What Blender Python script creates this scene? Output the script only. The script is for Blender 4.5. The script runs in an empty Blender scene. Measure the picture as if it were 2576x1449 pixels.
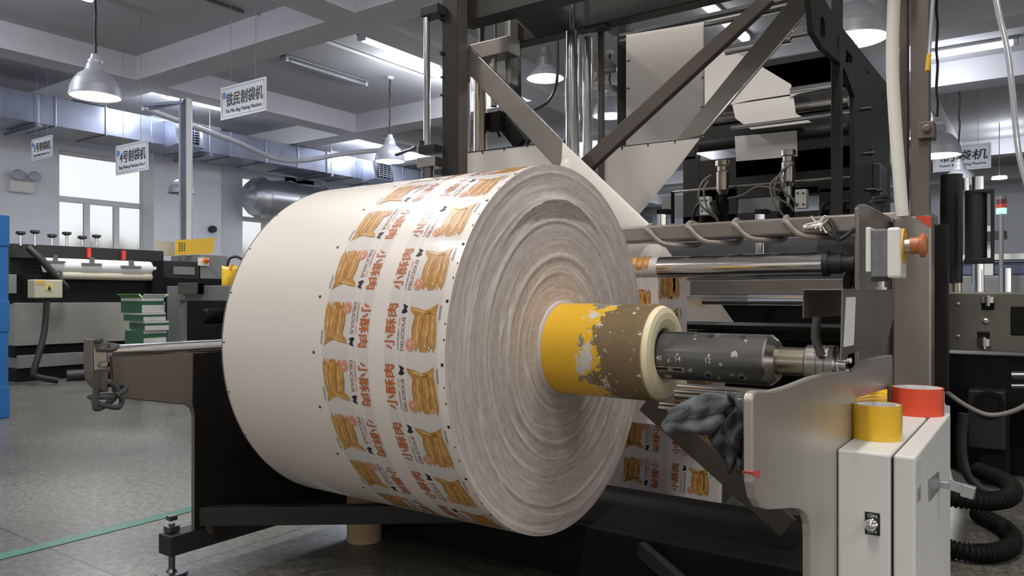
import bpy, bmesh, math, random
from mathutils import Vector, Matrix, noise
PI = math.pi
random.seed(7)
SC = bpy.context.scene
COL = SC.collection
# ------------------------------------------------------------------ camera
FPX, TH, YH, CXP, H = 1903.0, 0.61208, 745.0, 1288.0, 0.70
cd = bpy.data.cameras.new('camera')
cam = bpy.data.objects.new('camera', cd)
COL.objects.link(cam)
cam.location = (0, 0, H)
cam.rotation_euler = (PI / 2, 0, TH)
cd.sensor_width = 36.0
cd.lens = FPX / 2576 * 36.0
cd.shift_y = (YH - 724.5) / 2576
cd.clip_start = 0.02
cd.clip_end = 200
SC.camera = cam
# ------------------------------------------------------------------ world and light
W = bpy.data.worlds.new('daylight')
SC.world = W
W.use_nodes = True
wn = W.node_tree.nodes
wbg = wn['Background']
wl_ = W.node_tree.links
wbg.inputs['Strength'].default_value = 0.46
wtc = wn.new('ShaderNodeTexCoord')
wsp = wn.new('ShaderNodeSeparateXYZ')
wcr = wn.new('ShaderNodeValToRGB')          # brighter sky over the yard on the window side
wcr.color_ramp.elements[0].position, wcr.color_ramp.elements[0].color = 0.0, (1.9, 1.95, 2.0, 1)
wcr.color_ramp.elements[1].position, wcr.color_ramp.elements[1].color = 0.95, (2.3, 2.2, 2.1, 1)
for _p in (0.3, 0.62):
    _e = wcr.color_ramp.elements.new(_p)
    _e.color = (1.0, 0.965, 0.92, 1)
wmr = wn.new('ShaderNodeMapRange')
wmr.inputs['From Min'].default_value = -1.0
wl_.new(wtc.outputs['Generated'], wsp.inputs[0])
wl_.new(wsp.outputs['X'], wmr.inputs['Value'])
wl_.new(wmr.outputs['Result'], wcr.inputs['Fac'])
wl_.new(wcr.outputs['Color'], wbg.inputs['Color'])
SC.view_settings.view_transform = 'Standard'
SC.view_settings.look = 'None'
SC.view_settings.gamma = 1.0
SC.view_settings.exposure = 0.30
SC.view_settings.use_curve_mapping = False
SC.cycles.use_denoising = True
SC.cycles.max_bounces = 8
SC.cycles.sample_clamp_indirect = 6.0


def area(name, loc, sx, sy, power, col=(0.93, 0.95, 1.0), rot=(0, 0, 0)):
    l = bpy.data.lights.new(name, 'AREA')
    l.shape = 'RECTANGLE'
    l.size, l.size_y, l.energy, l.color = sx, sy, power, col
    o = bpy.data.objects.new(name, l)
    o.location = loc
    o.rotation_euler = rot
    COL.objects.link(o)
    return o


# tube lamps of the hall: rows under the ceiling
ROOF = 3.45
WARM = (1.0, 0.96, 0.90)
for lx in (-3.2, -0.3, 2.8):
    for ly in (-2.6, -0.4, 1.6):
        area('tube_light', (lx, ly, ROOF - 0.1), 0.12, 1.25, 33, WARM)


def point(loc, power, col=(0.87, 0.91, 1.0)):
    l = bpy.data.lights.new('tube_and_fill_light', 'POINT')
    l.energy, l.color, l.shadow_soft_size = power, col, 0.12
    o = bpy.data.objects.new('tube_and_fill_light', l)
    o.location = loc
    COL.objects.link(o)


# sideways glow of the lit battens, plus added fill points where no batten hangs
for lx, ly, pw in ((-6.9, 1.6, 46), (-9.6, 5.8, 34), (-6.0, 6.9, 38), (-3.4, 3.0, 16), (-4.4, 12.5, 50), (-7, 12.5, 60), (-0.9, 9.3, 17), (-9.8, 1.6, 40), (-9.8, 9.6, 50), (2.6, 6, 24), (-0.5, 14.8, 16), (-6, 17.8, 60)):
    for dy in (-0.4, 0.4):
        point((lx, ly + dy, ROOF - 0.30), pw / 2)


# ------------------------------------------------------------------ pixel to place
def ray(px, py):
    u, v = (px - CXP) / FPX, (YH - py) / FPX
    s, c = math.sin(TH), math.cos(TH)
    return Vector((-s + u * c, c + u * s, v))


def P(px, py, X=None, Y=None, Z=None, t=None):
    d = ray(px, py)
    if X is not None: t = X / d.x
    elif Y is not None: t = Y / d.y
    elif Z is not None: t = (Z - H) / d.z
    p = d * t
    p.z += H
    return p


def PB(px, py, bx, by, t=None, **k):
    return P(px, py, **k)


# ------------------------------------------------------------------ materials
def new_mat(name):
    m = bpy.data.materials.new(name)
    m.use_nodes = True
    return m, m.node_tree, m.node_tree.nodes['Principled BSDF']


def mat(name, c, rough=0.5, metal=0.0, spec=0.5, var=0.0, scale=8.0, bump=0.0, stretch=None, emit=0.0, coat=0.0, rvar=0.0, c2=None, thr=None):
    m, nt, b = new_mat(name)
    b.inputs['Base Color'].default_value = (*c, 1)
    b.inputs['Roughness'].default_value = rough
    b.inputs['Metallic'].default_value = metal
    b.inputs['Specular IOR Level'].default_value = spec
    if coat:
        b.inputs['Coat Weight'].default_value = coat
        b.inputs['Coat Roughness'].default_value = 0.15
    if emit:
        b.inputs['Emission Color'].default_value = (*c, 1)
        b.inputs['Emission Strength'].default_value = emit
    if var or bump or rvar or c2:
        tc = nt.nodes.new('ShaderNodeTexCoord')
        vec = tc.outputs['Object']
        if stretch:
            mp = nt.nodes.new('ShaderNodeMapping')
            mp.inputs['Scale'].default_value = stretch
            nt.links.new(vec, mp.inputs['Vector'])
            vec = mp.outputs['Vector']
        nz = nt.nodes.new('ShaderNodeTexNoise')
        nz.inputs['Scale'].default_value = scale
        nz.inputs['Detail'].default_value = 5
        nt.links.new(vec, nz.inputs['Vector'])
        if var or c2:
            cr = nt.nodes.new('ShaderNodeValToRGB')
            a, z = thr or (0.3, 0.7)
            cr.color_ramp.elements[0].position = a
            cr.color_ramp.elements[1].position = z
            d = c2 if c2 else tuple(min(1, x * (1 + var)) for x in c)
            e = c if c2 else tuple(x * (1 - var) for x in c)
            cr.color_ramp.elements[0].color = (*e, 1)
            cr.color_ramp.elements[1].color = (*d, 1)
            nt.links.new(nz.outputs['Fac'], cr.inputs['Fac'])
            nt.links.new(cr.outputs['Color'], b.inputs['Base Color'])
        if rvar:
            mr = nt.nodes.new('ShaderNodeMapRange')
            mr.inputs['To Min'].default_value = max(0.02, rough - rvar)
            mr.inputs['To Max'].default_value = min(1, rough + rvar)
            nt.links.new(nz.outputs['Fac'], mr.inputs['Value'])
            nt.links.new(mr.outputs['Result'], b.inputs['Roughness'])
        if bump:
            bp = nt.nodes.new('ShaderNodeBump')
            bp.inputs['Strength'].default_value = bump
            bp.inputs['Distance'].default_value = 0.01
            nt.links.new(nz.outputs['Fac'], bp.inputs['Height'])
            nt.links.new(bp.outputs['Normal'], b.inputs['Normal'])
    return m


M = {}
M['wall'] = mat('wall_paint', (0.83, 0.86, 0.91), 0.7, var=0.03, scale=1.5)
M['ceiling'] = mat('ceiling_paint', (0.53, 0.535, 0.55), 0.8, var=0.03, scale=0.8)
M['beam'] = mat('beam_paint', (0.66, 0.655, 0.69), 0.8, var=0.02, scale=1)
M['dark'] = mat('dark_grey_paint', (0.024, 0.023, 0.022), 0.45, 0.0, 0.3, var=0.15, scale=6, rvar=0.08)
M['black'] = mat('black_metal', (0.007, 0.007, 0.007), 0.6, 0.0, 0.15, var=0.2, scale=9)
M['brown'] = mat('brown_grey_steel', (0.088, 0.073, 0.063), 0.42, 0.3, var=0.12, scale=5, rvar=0.1)
M['taupe'] = mat('taupe_steel', (0.165, 0.14, 0.12), 0.42, 0.4, var=0.12, scale=5, rvar=0.1)
M['grey'] = mat('grey_steel_plate', (0.23, 0.215, 0.195), 0.34, 0.6, var=0.12, scale=4, rvar=0.1)
M['lgrey'] = mat('light_grey_plate', (0.56, 0.54, 0.51), 0.36, 0.7, var=0.08, scale=5, rvar=0.08, c2=(0.50, 0.47, 0.43))
M['midgrey'] = mat('mid_grey_paint', (0.22, 0.22, 0.22), 0.45, 0.3, var=0.1, scale=5)
M['chrome'] = mat('chromed_steel', (0.84, 0.84, 0.85), 0.15, 1.0)
M['steel'] = mat('brushed_steel', (0.50, 0.48, 0.46), 0.27, 1.0, var=0.06, scale=40, rvar=0.06)
M['bronze'] = mat('bronze_tint_steel', (0.50, 0.44, 0.35), 0.25, 1.0, var=0.08, scale=20)
M['gun'] = mat('gunmetal', (0.16, 0.16, 0.165), 0.30, 0.85, var=0.15, scale=10, rvar=0.08)
M['galv'] = mat('galvanised_sheet', (0.27, 0.295, 0.37), 0.34, 0.75, var=0.15, scale=2.4, rvar=0.1)
M['white'] = mat('white_plastic', (0.80, 0.79, 0.75), 0.4)
M['cabinet'] = mat('pale_grey_enamel', (0.76, 0.77, 0.76), 0.4, var=0.03, scale=3)
M['rubber'] = mat('black_rubber', (0.018, 0.018, 0.020), 0.5)
M['cable'] = mat('grey_cable_jacket', (0.24, 0.22, 0.20), 0.45)
M['red'] = mat('red_plastic', (0.62, 0.05, 0.03), 0.35)
M['redpaint'] = mat('red_paint', (0.70, 0.07, 0.04), 0.4)
M['yellow'] = mat('yellow_plastic', (0.80, 0.48, 0.03), 0.4)
M['blue'] = mat('blue_plastic', (0.02, 0.14, 0.42), 0.45, var=0.1, scale=5)
M['card'] = mat('brown_cardboard', (0.42, 0.30, 0.18), 0.8, var=0.1, scale=12)
M['beige'] = mat('beige_enamel', (0.52, 0.49, 0.38), 0.45, var=0.06, scale=4)
M['green'] = mat('green_print', (0.02, 0.13, 0.05), 0.6)
M['paper'] = mat('white_paper', (0.80, 0.80, 0.80), 0.6)
M['ink'] = mat('black_ink', (0.012, 0.012, 0.015), 0.5)
M['lampgrey'] = mat('lamp_aluminium', (0.52, 0.53, 0.59), 0.42, 0.35, var=0.05, scale=6)
M['bulb'] = mat('lamp_glow', (1.0, 0.98, 0.96), 0.5, emit=3.2)
M['tube'] = mat('tube_glow', (0.93, 0.95, 1.0), 0.5, emit=3.5)
M['diffoff'] = mat('clear_diffuser', (0.27, 0.28, 0.30), 0.3)
M['cream'] = mat('cream_foam', (0.86, 0.78, 0.54), 0.6, var=0.04, scale=14, bump=0.05)


# ------------------------------------------------------------------ mesh building
class MB:
    def __init__(s):
        s.v, s.f, s.m, s.s = [], [], [], []

    def add(s, vs, fs, mi=0, smooth=False):
        o = len(s.v)
        s.v += [Vector(v) for v in vs]
        for f in fs:
            s.f.append([o + i for i in f]); s.m.append(mi); s.s.append(smooth)
        return s

    def box(s, lo, hi, mi=0):
        x0, y0, z0 = [min(a, b) for a, b in zip(lo, hi)]
        x1, y1, z1 = [max(a, b) for a, b in zip(lo, hi)]
        vs = [(x0, y0, z0), (x1, y0, z0), (x1, y1, z0), (x0, y1, z0), (x0, y0, z1), (x1, y0, z1), (x1, y1, z1), (x0, y1, z1)]
        return s.add(vs, [(0, 3, 2, 1), (4, 5, 6, 7), (0, 1, 5, 4), (1, 2, 6, 5), (2, 3, 7, 6), (3, 0, 4, 7)], mi)

    def bar(s, a, b, w, h, up=(0, 0, 1), mi=0):
        """rectangular bar from a to b; w across, h along up"""
        a, b = Vector(a), Vector(b)
        d = (b - a).normalized()
        sd = d.cross(Vector(up)).normalized()
        u = sd.cross(d).normalized()
        vs = []
        for p in (a, b):
            for i, j in ((-1, -1), (1, -1), (1, 1), (-1, 1)):
                vs.append(p + sd * (w / 2 * i) + u * (h / 2 * j))
        return s.add(vs, [(0, 3, 2, 1), (4, 5, 6, 7), (0, 1, 5, 4), (1, 2, 6, 5), (2, 3, 7, 6), (3, 0, 4, 7)], mi)

    def lathe(s, a, axis, prof, n=32, mi=0, smooth=True, caps=True, flat_at=()):
        """prof: (distance along axis, radius)"""
        a, d = Vector(a), Vector(axis).normalized()
        r = Vector((0, 0, 1)) if abs(d.z) < 0.9 else Vector((1, 0, 0))
        e1 = d.cross(r).normalized(); e2 = d.cross(e1)
        def ring(t, rad):
            return [a + d * t + e1 * (rad * math.cos(2 * PI * k / n)) + e2 * (rad * math.sin(2 * PI * k / n)) for k in range(n)]
        for i in range(len(prof) - 1):
            (t0, r0), (t1, r1) = prof[i], prof[i + 1]
            vs = ring(t0, r0) + ring(t1, r1)
            sm = smooth and abs(r1 - r0) <= 3 * abs(t1 - t0)
            s.add(vs, [(k, k + n, (k + 1) % n + n, (k + 1) % n) for k in range(n)], mi, sm)
        if caps:
            for (t, rad), rev in ((prof[0], 0), (prof[-1], 1)):
                if rad > 1e-5:
                    f = list(range(n))
                    s.add(ring(t, rad), [f if rev else f[::-1]], mi)
        return s

    def cyl(s, a, b, r, r2=None, n=24, mi=0, caps=True):
        a, b = Vector(a), Vector(b)
        return s.lathe(a, b - a, [(0, r), ((b - a).length, r if r2 is None else r2)], n, mi, caps=caps)

    def tube(s, pts, r, n=10, mi=0, caps=True):
        pts = [Vector(p) for p in pts]
        rings = []
        ref = None
        for i, p in enumerate(pts):
            d = (pts[min(i + 1, len(pts) - 1)] - pts[max(i - 1, 0)]).normalized()
            if ref is None:
                ref = d.orthogonal().normalized()
            e1 = (ref - d * ref.dot(d)).normalized()
            ref = e1
            e2 = d.cross(e1)
            rings.append([p + e1 * (r * math.cos(2 * PI * k / n)) + e2 * (r * math.sin(2 * PI * k / n)) for k in range(n)])
        vs = [v for q in rings for v in q]
        fs = []
        for i in range(len(pts) - 1):
            for k in range(n):
                fs.append((i * n + k, i * n + (k + 1) % n, (i + 1) * n + (k + 1) % n, (i + 1) * n + k))
        s.add(vs, fs, mi, True)
        if caps:
            s.add(rings[0], [list(range(n))[::-1]], mi); s.add(rings[-1], [list(range(n))], mi)
        return s

    def prism(s, poly, vec, mi=0):
        """planar outline swept along vec"""
        n = len(poly)
        p = [Vector(q) for q in poly]
        v = Vector(vec)
        s.add(p + [q + v for q in p], [list(range(n)), list(range(2 * n - 1, n - 1, -1))] + [(k, k + n, (k + 1) % n + n, (k + 1) % n) for k in range(n)], mi)
        return s

    def sheet(s, rows, mi=0, smooth=True, th=0.0):
        """grid of points (list of rows)"""
        m, n = len(rows), len(rows[0])
        vs = [Vector(p) for r in rows for p in r]
        s.add(vs, [(i * n + j, i * n + j + 1, (i + 1) * n + j + 1, (i + 1) * n + j) for i in range(m - 1) for j in range(n - 1)], mi, smooth)
        return s

    def build(s, name, mats, parent=None, bevel=0.0, kind=None, label=None, solid=0.0, segs=2, weld=False):
        off = Vector((0, 0, 0))
        q = parent
        while q is not None:
            off += q.location; q = q.parent
        me = bpy.data.meshes.new(name)
        me.from_pydata([tuple(v - off) for v in s.v], [], s.f)
        if not isinstance(mats, (list, tuple)):
            mats = [mats]
        for m_ in mats:
            me.materials.append(m_)
        me.polygons.foreach_set('material_index', s.m)
        me.polygons.foreach_set('use_smooth', s.s)
        me.update()
        bm = bmesh.new(); bm.from_mesh(me)
        if weld:
            bmesh.ops.remove_doubles(bm, verts=bm.verts, dist=1e-5)
        bm.to_mesh(me); bm.free()
        o = bpy.data.objects.new(name, me)
        COL.objects.link(o)
        if parent is not None:
            o.parent = parent
        if solid:
            md = o.modifiers.new('thickness', 'SOLIDIFY'); md.thickness = solid; md.offset = 0
        if bevel:
            md = o.modifiers.new('bevel', 'BEVEL'); md.width = bevel; md.segments = segs; md.limit_method = 'ANGLE'; md.angle_limit = 0.6
            md.use_clamp_overlap = True
        if kind: o['kind'] = kind
        if label: o['label'] = label
        return o


def tag(o, label, cat, group=None, kind=None):
    o['label'] = label; o['category'] = cat
    if group: o['group'] = group
    if kind: o['kind'] = kind
    return o


def thing(name, label, cat, loc=(0, 0, 0), group=None):
    o = bpy.data.objects.new(name, None)
    COL.objects.link(o)
    o.location = loc
    o.empty_display_size = 0.05
    return tag(o, label, cat, group)


def dup(root, loc, label, group=None, rotz=None):
    r = root.copy(); COL.objects.link(r); r.location = loc; r['label'] = label
    if group: r['group'] = group
    if rotz is not None: r.rotation_euler.z = rotz
    for ch in list(root.children):
        c = ch.copy(); COL.objects.link(c); c.parent = r
        for g in ch.children:
            d = g.copy(); COL.objects.link(d); d.parent = c
    return r


_tc = {}


def text2d(body, size=1.0, bold=0.0, shear=0.0):
    """flat glyph outlines: (verts, faces, width)"""
    key = (body, size, bold, shear)
    if key in _tc: return _tc[key]
    c = bpy.data.curves.new('t', 'FONT'); c.body = body; c.size = size; c.offset = bold; c.shear = shear
    c.resolution_u = 3
    o = bpy.data.objects.new('t', c); COL.objects.link(o)
    dg = bpy.context.evaluated_depsgraph_get()
    me = bpy.data.meshes.new_from_object(o.evaluated_get(dg))
    vs = [(v.co.x, v.co.y) for v in me.vertices]
    fs = [list(p.vertices) for p in me.polygons]
    COL.objects.unlink(o); bpy.data.objects.remove(o); bpy.data.curves.remove(c); bpy.data.meshes.remove(me)
    x0 = min(v[0] for v in vs); y0 = min(v[1] for v in vs)
    x1 = max(v[0] for v in vs); y1 = max(v[1] for v in vs)
    _tc[key] = (vs, fs, (x0, y0, x1, y1))
    return _tc[key]


def heavy(n):
    """offsets (in glyph heights) that thicken the strokes"""
    return [(0, 0)] if n <= 0 else [(n, n), (-n, n), (n, -n), (-n, -n), (0, 0)]


def put_text(mb, body, o, ex, ey, w, h, mi, bold=0.0, shear=0.0):
    """fit the text in the rectangle with corner o, directions ex, ey, size w x h"""
    vs, fs, (x0, y0, x1, y1) = text2d(body, 1.0, 0.0, shear)
    o, ex, ey = Vector(o), Vector(ex).normalized(), Vector(ey).normalized()
    nz_ = ex.cross(ey)
    for i_, (bx, by) in enumerate(heavy(bold)):
        mb.add([o + nz_ * (0.00006 * i_) + ex * (((x - x0) / (x1 - x0)) * w + bx * h) + ey * (((y - y0) / (y1 - y0) + by) * h) for x, y in vs], fs, mi)


def arc(cx, cy, r, a0, a1, n=8):
    return [(cx + r * math.cos(math.radians(a0 + (a1 - a0) * k / n)), cy + r * math.sin(math.radians(a0 + (a1 - a0) * k / n))) for k in range(n + 1)]


def xpoly(px, X):
    """pixel outline on the plane X"""
    return [P(a, b, X=X) for a, b in px]


def ypoly(px, Y):
    return [P(a, b, Y=Y) for a, b in px]


def smooth_path(pts, k=6):
    pts = [Vector(p) for p in pts]
    out = []
    for i in range(len(pts) - 1):
        p0, p1, p2, p3 = pts[max(i - 1, 0)], pts[i], pts[i + 1], pts[min(i + 2, len(pts) - 1)]
        for j in range(k):
            t = j / k
            out.append(0.5 * ((2 * p1) + (p2 - p0) * t + (2 * p0 - 5 * p1 + 4 * p2 - p3) * t * t + (3 * p1 - p0 - 3 * p2 + p3) * t ** 3))
    out.append(pts[-1])
    return out


def ybox(mb, x0, y0, x1, y1, Y, d, mi=0):
    """box whose front face, seen at the given pixels, lies on the plane Y; d deep"""
    a, b = P(x0, y0, Y=Y), P(x1, y1, Y=Y)
    mb.box((a.x, Y, a.z), (b.x, Y + d, b.z), mi)


def xbox(mb, x0, y0, x1, y1, X, d, mi=0):
    """box whose +X face lies on the plane X; y0,y1 are read at x0; d thick towards -X"""
    a, b = P(x0, y0, X=X), P(x0, y1, X=X)
    c = P(x1, y0, X=X)
    mb.box((X - d, a.y, a.z), (X, c.y, b.z), mi)


def bolt(mb, p, axis, r=0.008, h=0.006, mi=0):
    p = Vector(p); a = Vector(axis).normalized()
    mb.lathe(p, a, [(-0.002, r), (h, r), (h * 1.2, r * 0.6)], 6, mi, smooth=False)
# ================================================================== the hall
XW, YF, X1 = -11.3, 22.0, 14.0
# terrazzo floor
fm, nt, fb = new_mat('terrazzo_floor')
tc = nt.nodes.new('ShaderNodeTexCoord')
n1 = nt.nodes.new('ShaderNodeTexNoise'); n1.inputs['Scale'].default_value = 1.1; n1.inputs['Detail'].default_value = 4
n2 = nt.nodes.new('ShaderNodeTexVoronoi'); n2.inputs['Scale'].default_value = 75
n3 = nt.nodes.new('ShaderNodeTexNoise'); n3.inputs['Scale'].default_value = 45; n3.inputs['Detail'].default_value = 6; n3.inputs['Roughness'].default_value = 0.75
for n_ in (n1, n2, n3): nt.links.new(tc.outputs['Object'], n_.inputs['Vector'])
r1 = nt.nodes.new('ShaderNodeValToRGB')
for e, (p_, c_) in zip(r1.color_ramp.elements, ((0.38, (0.098, 0.094, 0.084, 1)), (0.64, (0.178, 0.176, 0.158, 1)))): e.position, e.color = p_, c_
nt.links.new(n1.outputs['Fac'], r1.inputs['Fac'])
r3 = nt.nodes.new('ShaderNodeValToRGB')
for e, (p_, c_) in zip(r3.color_ramp.elements, ((0.40, (0.42, 0.40, 0.38, 1)), (0.62, (1.45, 1.42, 1.36, 1)))): e.position, e.color = p_, c_
nt.links.new(n3.outputs['Fac'], r3.inputs['Fac'])
mx = nt.nodes.new('ShaderNodeMix'); mx.data_type = 'RGBA'; mx.blend_type = 'MULTIPLY'; mx.inputs['Factor'].default_value = 0.8
nt.links.new(r1.outputs['Color'], mx.inputs[6]); nt.links.new(r3.outputs['Color'], mx.inputs[7])
# fine joints every 1.5 m
jt = None
sep = nt.nodes.new('ShaderNodeSeparateXYZ'); nt.links.new(tc.outputs['Object'], sep.inputs[0])
for ax, ph in ((0, 0.33), (1, 0.52)):
    a_ = nt.nodes.new('ShaderNodeMath'); a_.operation = 'ADD'; a_.inputs[1].default_value = 30 + ph; nt.links.new(sep.outputs[ax], a_.inputs[0])
    w_ = nt.nodes.new('ShaderNodeMath'); w_.operation = 'PINGPONG'; w_.inputs[1].default_value = 0.75; nt.links.new(a_.outputs[0], w_.inputs[0])
    l_ = nt.nodes.new('ShaderNodeMath'); l_.operation = 'LESS_THAN'; l_.inputs[1].default_value = 0.003; nt.links.new(w_.outputs[0], l_.inputs[0])
    if jt is None: jt = l_
    else:
        m_ = nt.nodes.new('ShaderNodeMath'); m_.operation = 'MAXIMUM'; nt.links.new(jt.outputs[0], m_.inputs[0]); nt.links.new(l_.outputs[0], m_.inputs[1]); jt = m_
mj = nt.nodes.new('ShaderNodeMix'); mj.data_type = 'RGBA'; mj.inputs[7].default_value = (0.03, 0.03, 0.03, 1)
nt.links.new(jt.outputs[0], mj.inputs['Factor']); nt.links.new(mx.outputs[2], mj.inputs[6])
nt.links.new(mj.outputs[2], fb.inputs['Base Color'])
fb.inputs['Roughness'].default_value = 0.34
M['floor'] = fm
floor = MB().box((XW - 0.3, -9, -0.1), (X1, YF + 0.3, 0)).build('floor', M['floor'], kind='structure')
# painted green line along the aisle
gl = MB()
a = P(-60, 1408, Z=0); b = P(560, 1272, Z=0)
M['greenline'] = mat('green_floor_paint', (0.035, 0.15, 0.10), 0.4, var=0.15, scale=10)
gl.bar((-2.29, -3, 0.001), (-2.29, 1.415, 0.001), 0.055, 0.002).bar((-2.29, 1.415, 0.001), (-2.27, 9, 0.001), 0.055, 0.002)
gl.build('floor_marking', M['greenline'], floor)

# window wall on the left, with openings
wl = MB()
wins = []
def zt(px, py): return P(px, py, X=XW).z
def yt(px): return P(px, 500, X=XW).y
W1 = (yt(148), yt(372), 0.95, zt(260, 392))
W2 = (yt(610), yt(790), 0.95, zt(700, 452))
W3 = (8.9, 10.6, 0.95, W2[3]); W4 = (12.2, 14, 0.95, W2[3])
edges = [-9.0]
for w in (W1, W2, W3, W4): edges += [w[0], w[1]]
edges.append(YF)
for i in range(len(edges) - 1):
    y0, y1 = edges[i], edges[i + 1]
    if i % 2 == 0:
        wl.box((XW - 0.25, y0, 0), (XW, y1, ROOF))
    else:
        w = (W1, W2, W3, W4)[i // 2]
        wl.box((XW - 0.25, y0, 0), (XW, y1, w[2])); wl.box((XW - 0.25, y0, w[3]), (XW, y1, ROOF))
wl.build('wall_left', M['wall'], kind='structure')
MB().box((XW - 0.25, YF, 0), (X1, YF + 0.25, ROOF)).build('wall_back', M['wall'], kind='structure')
# shallow pillars on that wall and a pale band of pipe trim
for n_, (pa, pb) in enumerate(((387, 556), (832, 900))):
    a, b = P(pa, 500, X=XW + 0.3).y, P(pb, 500, X=XW + 0.3).y
    MB().box((XW, a, 0), (XW + 0.3, b, ROOF)).build('pillar', M['wall'], kind='structure')
# windows: white frames, frosted panes, daylight and a hedge outside
gm, nt, gb = new_mat('frosted_glass')
gb.inputs['Base Color'].default_value = (0.95, 0.97, 0.97, 1)
gb.inputs['Roughness'].default_value = 0.42
gb.inputs['Transmission Weight'].default_value = 1.0
gb.inputs['IOR'].default_value = 1.08
M['frost'] = gm
gm2, nt, gb = new_mat('window_glass')
gb.inputs['Base Color'].default_value = (0.97, 0.98, 0.98, 1); gb.inputs['Roughness'].default_value = 0.12
gb.inputs['Transmission Weight'].default_value = 1.0; gb.inputs['IOR'].default_value = 1.05
M['glass'] = gm2
M['frame'] = mat('white_window_frame', (0.88, 0.90, 0.92), 0.4)
def window(n, w, split):
    y0, y1, z0, z1 = w
    f = MB(); x = XW - 0.12
    def rail(a, b, c, d): f.box((x - 0.03, a, c), (x + 0.03, b, d))
    k = 0.05
    rail(y0, y0 + k, z0, z1); rail(y1 - k, y1, z0, z1); rail(y0 + k, y1 - k, z0, z0 + k); rail(y0 + k, y1 - k, z1 - k, z1)
    rail(y0 + k, y1 - k, split - 0.04, split + 0.04)
    wdt = (y1 - y0) / 3
    for q in (1, 2): rail(y0 + wdt * q - 0.04, y0 + wdt * q + 0.04, z0 + k, split - 0.04)
    o = f.build(n, M['frame'], kind='structure', bevel=0.006)
    MB().box((x - 0.006, y0 + k, split + 0.04), (x + 0.006, y1 - k, z1 - k)).build('pane', M['glass'], o)
    for q in range(3):
        a = y0 + wdt * q + (k if q == 0 else 0.04); b = y0 + wdt * (q + 1) - (k if q == 2 else 0.04)
        MB().box((x - 0.006, a, z0 + k), (x + 0.006, b, split - 0.04)).build('pane', M['frost'], o)
    MB().box((XW - 0.04, y0 - 0.05, z0 - 0.04), (XW + 0.06, y1 + 0.05, z0)).build('window_sill', M['frame'], o)
window('window_1', W1, zt(260, 508))
window('window_2', W2, zt(650, 552))
window('window_3', W3, zt(650, 552)); window('window_4', W4, zt(650, 552))
MB().box((XW - 16, -9, -0.3), (XW - 0.4, 24, -0.1)).build('ground_outside', mat('outside_ground', (0.30, 0.28, 0.24), 0.9, var=0.2, scale=1), kind='structure')
hd = MB()
for i in range(26):
    y = 0 + i * 0.62
    hd.lathe((XW - 5.5, y, -0.1), (0, 0, 1), [(0, 0.3), (0.4, 0.5), (1.35 + 0.25 * random.random(), 0.45), (1.85 + 0.35 * random.random(), 0.12)], 8)
tag(hd.build('hedge', mat('hedge_leaves', (0.16, 0.18, 0.15), 0.9, var=0.5, scale=3, c2=(0.36, 0.27, 0.20))), 'dim brown-green hedge seen blurred through the frosted panes outside', 'hedge', kind='stuff')

# ceiling slab and its grid of beams
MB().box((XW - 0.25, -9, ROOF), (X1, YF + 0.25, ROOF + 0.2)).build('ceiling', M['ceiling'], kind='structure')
ZB = 0.70 + 2.476
YB = [(-2.6, -2.2), (1.0 - 0.2, 1.2), (4.62, 5.0), (8.0, 8.38), (10.2, 10.6), (15.7, 16.1), (19, 19.4)]
XB = [(-8.85, -8.5), (-5.3, -4.92), (-1.6, -1.2), (2.2, 2.6), (6, 6.4)]
YB = [(-2.6, -2.2), (4.62, 5.0), (8.0, 8.38), (10.2, 10.6), (15.7, 16.1), (19, 19.4)]
for a, b in YB:
    MB().box((XW, a, ZB), (X1, b, ROOF)).build('ceiling_beam', M['beam'], kind='structure')
for a, b in XB:
    for k in range(len(YB) - 1):
        MB().box((a, YB[k][1], ZB), (b, YB[k + 1][0], ROOF)).build('ceiling_beam', M['beam'], kind='structure')
# white conduit line on the wall above the windows
c = MB()
c.box((XW, -2, zt(100, 342) - 0.03), (XW + 0.04, 20, zt(100, 342) + 0.03))
c.build('trim_1', M['wall'], kind='structure')
# ================================================================== the roll of printed film
RX0, RX1, RY, RZ, RR = -1.60, -0.907, 1.496, 0.58, 0.42
CR = 0.105
# --- materials of the roll
wm, nt, b = new_mat('printed_white_film')
tc = nt.nodes.new('ShaderNodeTexCoord'); sp = nt.nodes.new('ShaderNodeSeparateXYZ'); nt.links.new(tc.outputs['Object'], sp.inputs[0])
cr = nt.nodes.new('ShaderNodeValToRGB'); cr.color_ramp.interpolation = 'CONSTANT'
mr = nt.nodes.new('ShaderNodeMapRange'); mr.inputs['From Min'].default_value = RX0 + 1.2535; mr.inputs['From Max'].default_value = RX1 + 1.2535
nt.links.new(sp.outputs['X'], mr.inputs['Value']); nt.links.new(mr.outputs['Result'], cr.inputs['Fac'])
white, gry, lg = (0.76, 0.705, 0.66, 1), (0.65, 0.61, 0.595, 1), (0.70, 0.655, 0.63, 1)
def fx(x): return (x - RX0) / (RX1 - RX0)
bands = [(RX0, white), (-1.247, gry), (-1.165, lg), (-1.155, gry), (-1.149, lg), (-1.137, gry), (-1.108, white), (-1.066, gry), (-1.037, lg), (-1.027, gry), (-1.020, lg), (-1.008, gry), (-0.927, white)]
el = cr.color_ramp.elements
while len(el) < len(bands): el.new(0.5)
for e, (x, c_) in zip(el, bands): e.position, e.color = max(0, fx(x)), c_
nt.links.new(cr.outputs['Color'], b.inputs['Base Color'])
b.inputs['Roughness'].default_value = 0.36; b.inputs['Coat Weight'].default_value = 0.35; b.inputs['Coat Roughness'].default_value = 0.12
M['film'] = wm
M['plainfilm'] = mat('plain_white_film', (0.70, 0.67, 0.63), 0.42, coat=0.2, var=0.02, scale=2)
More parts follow.
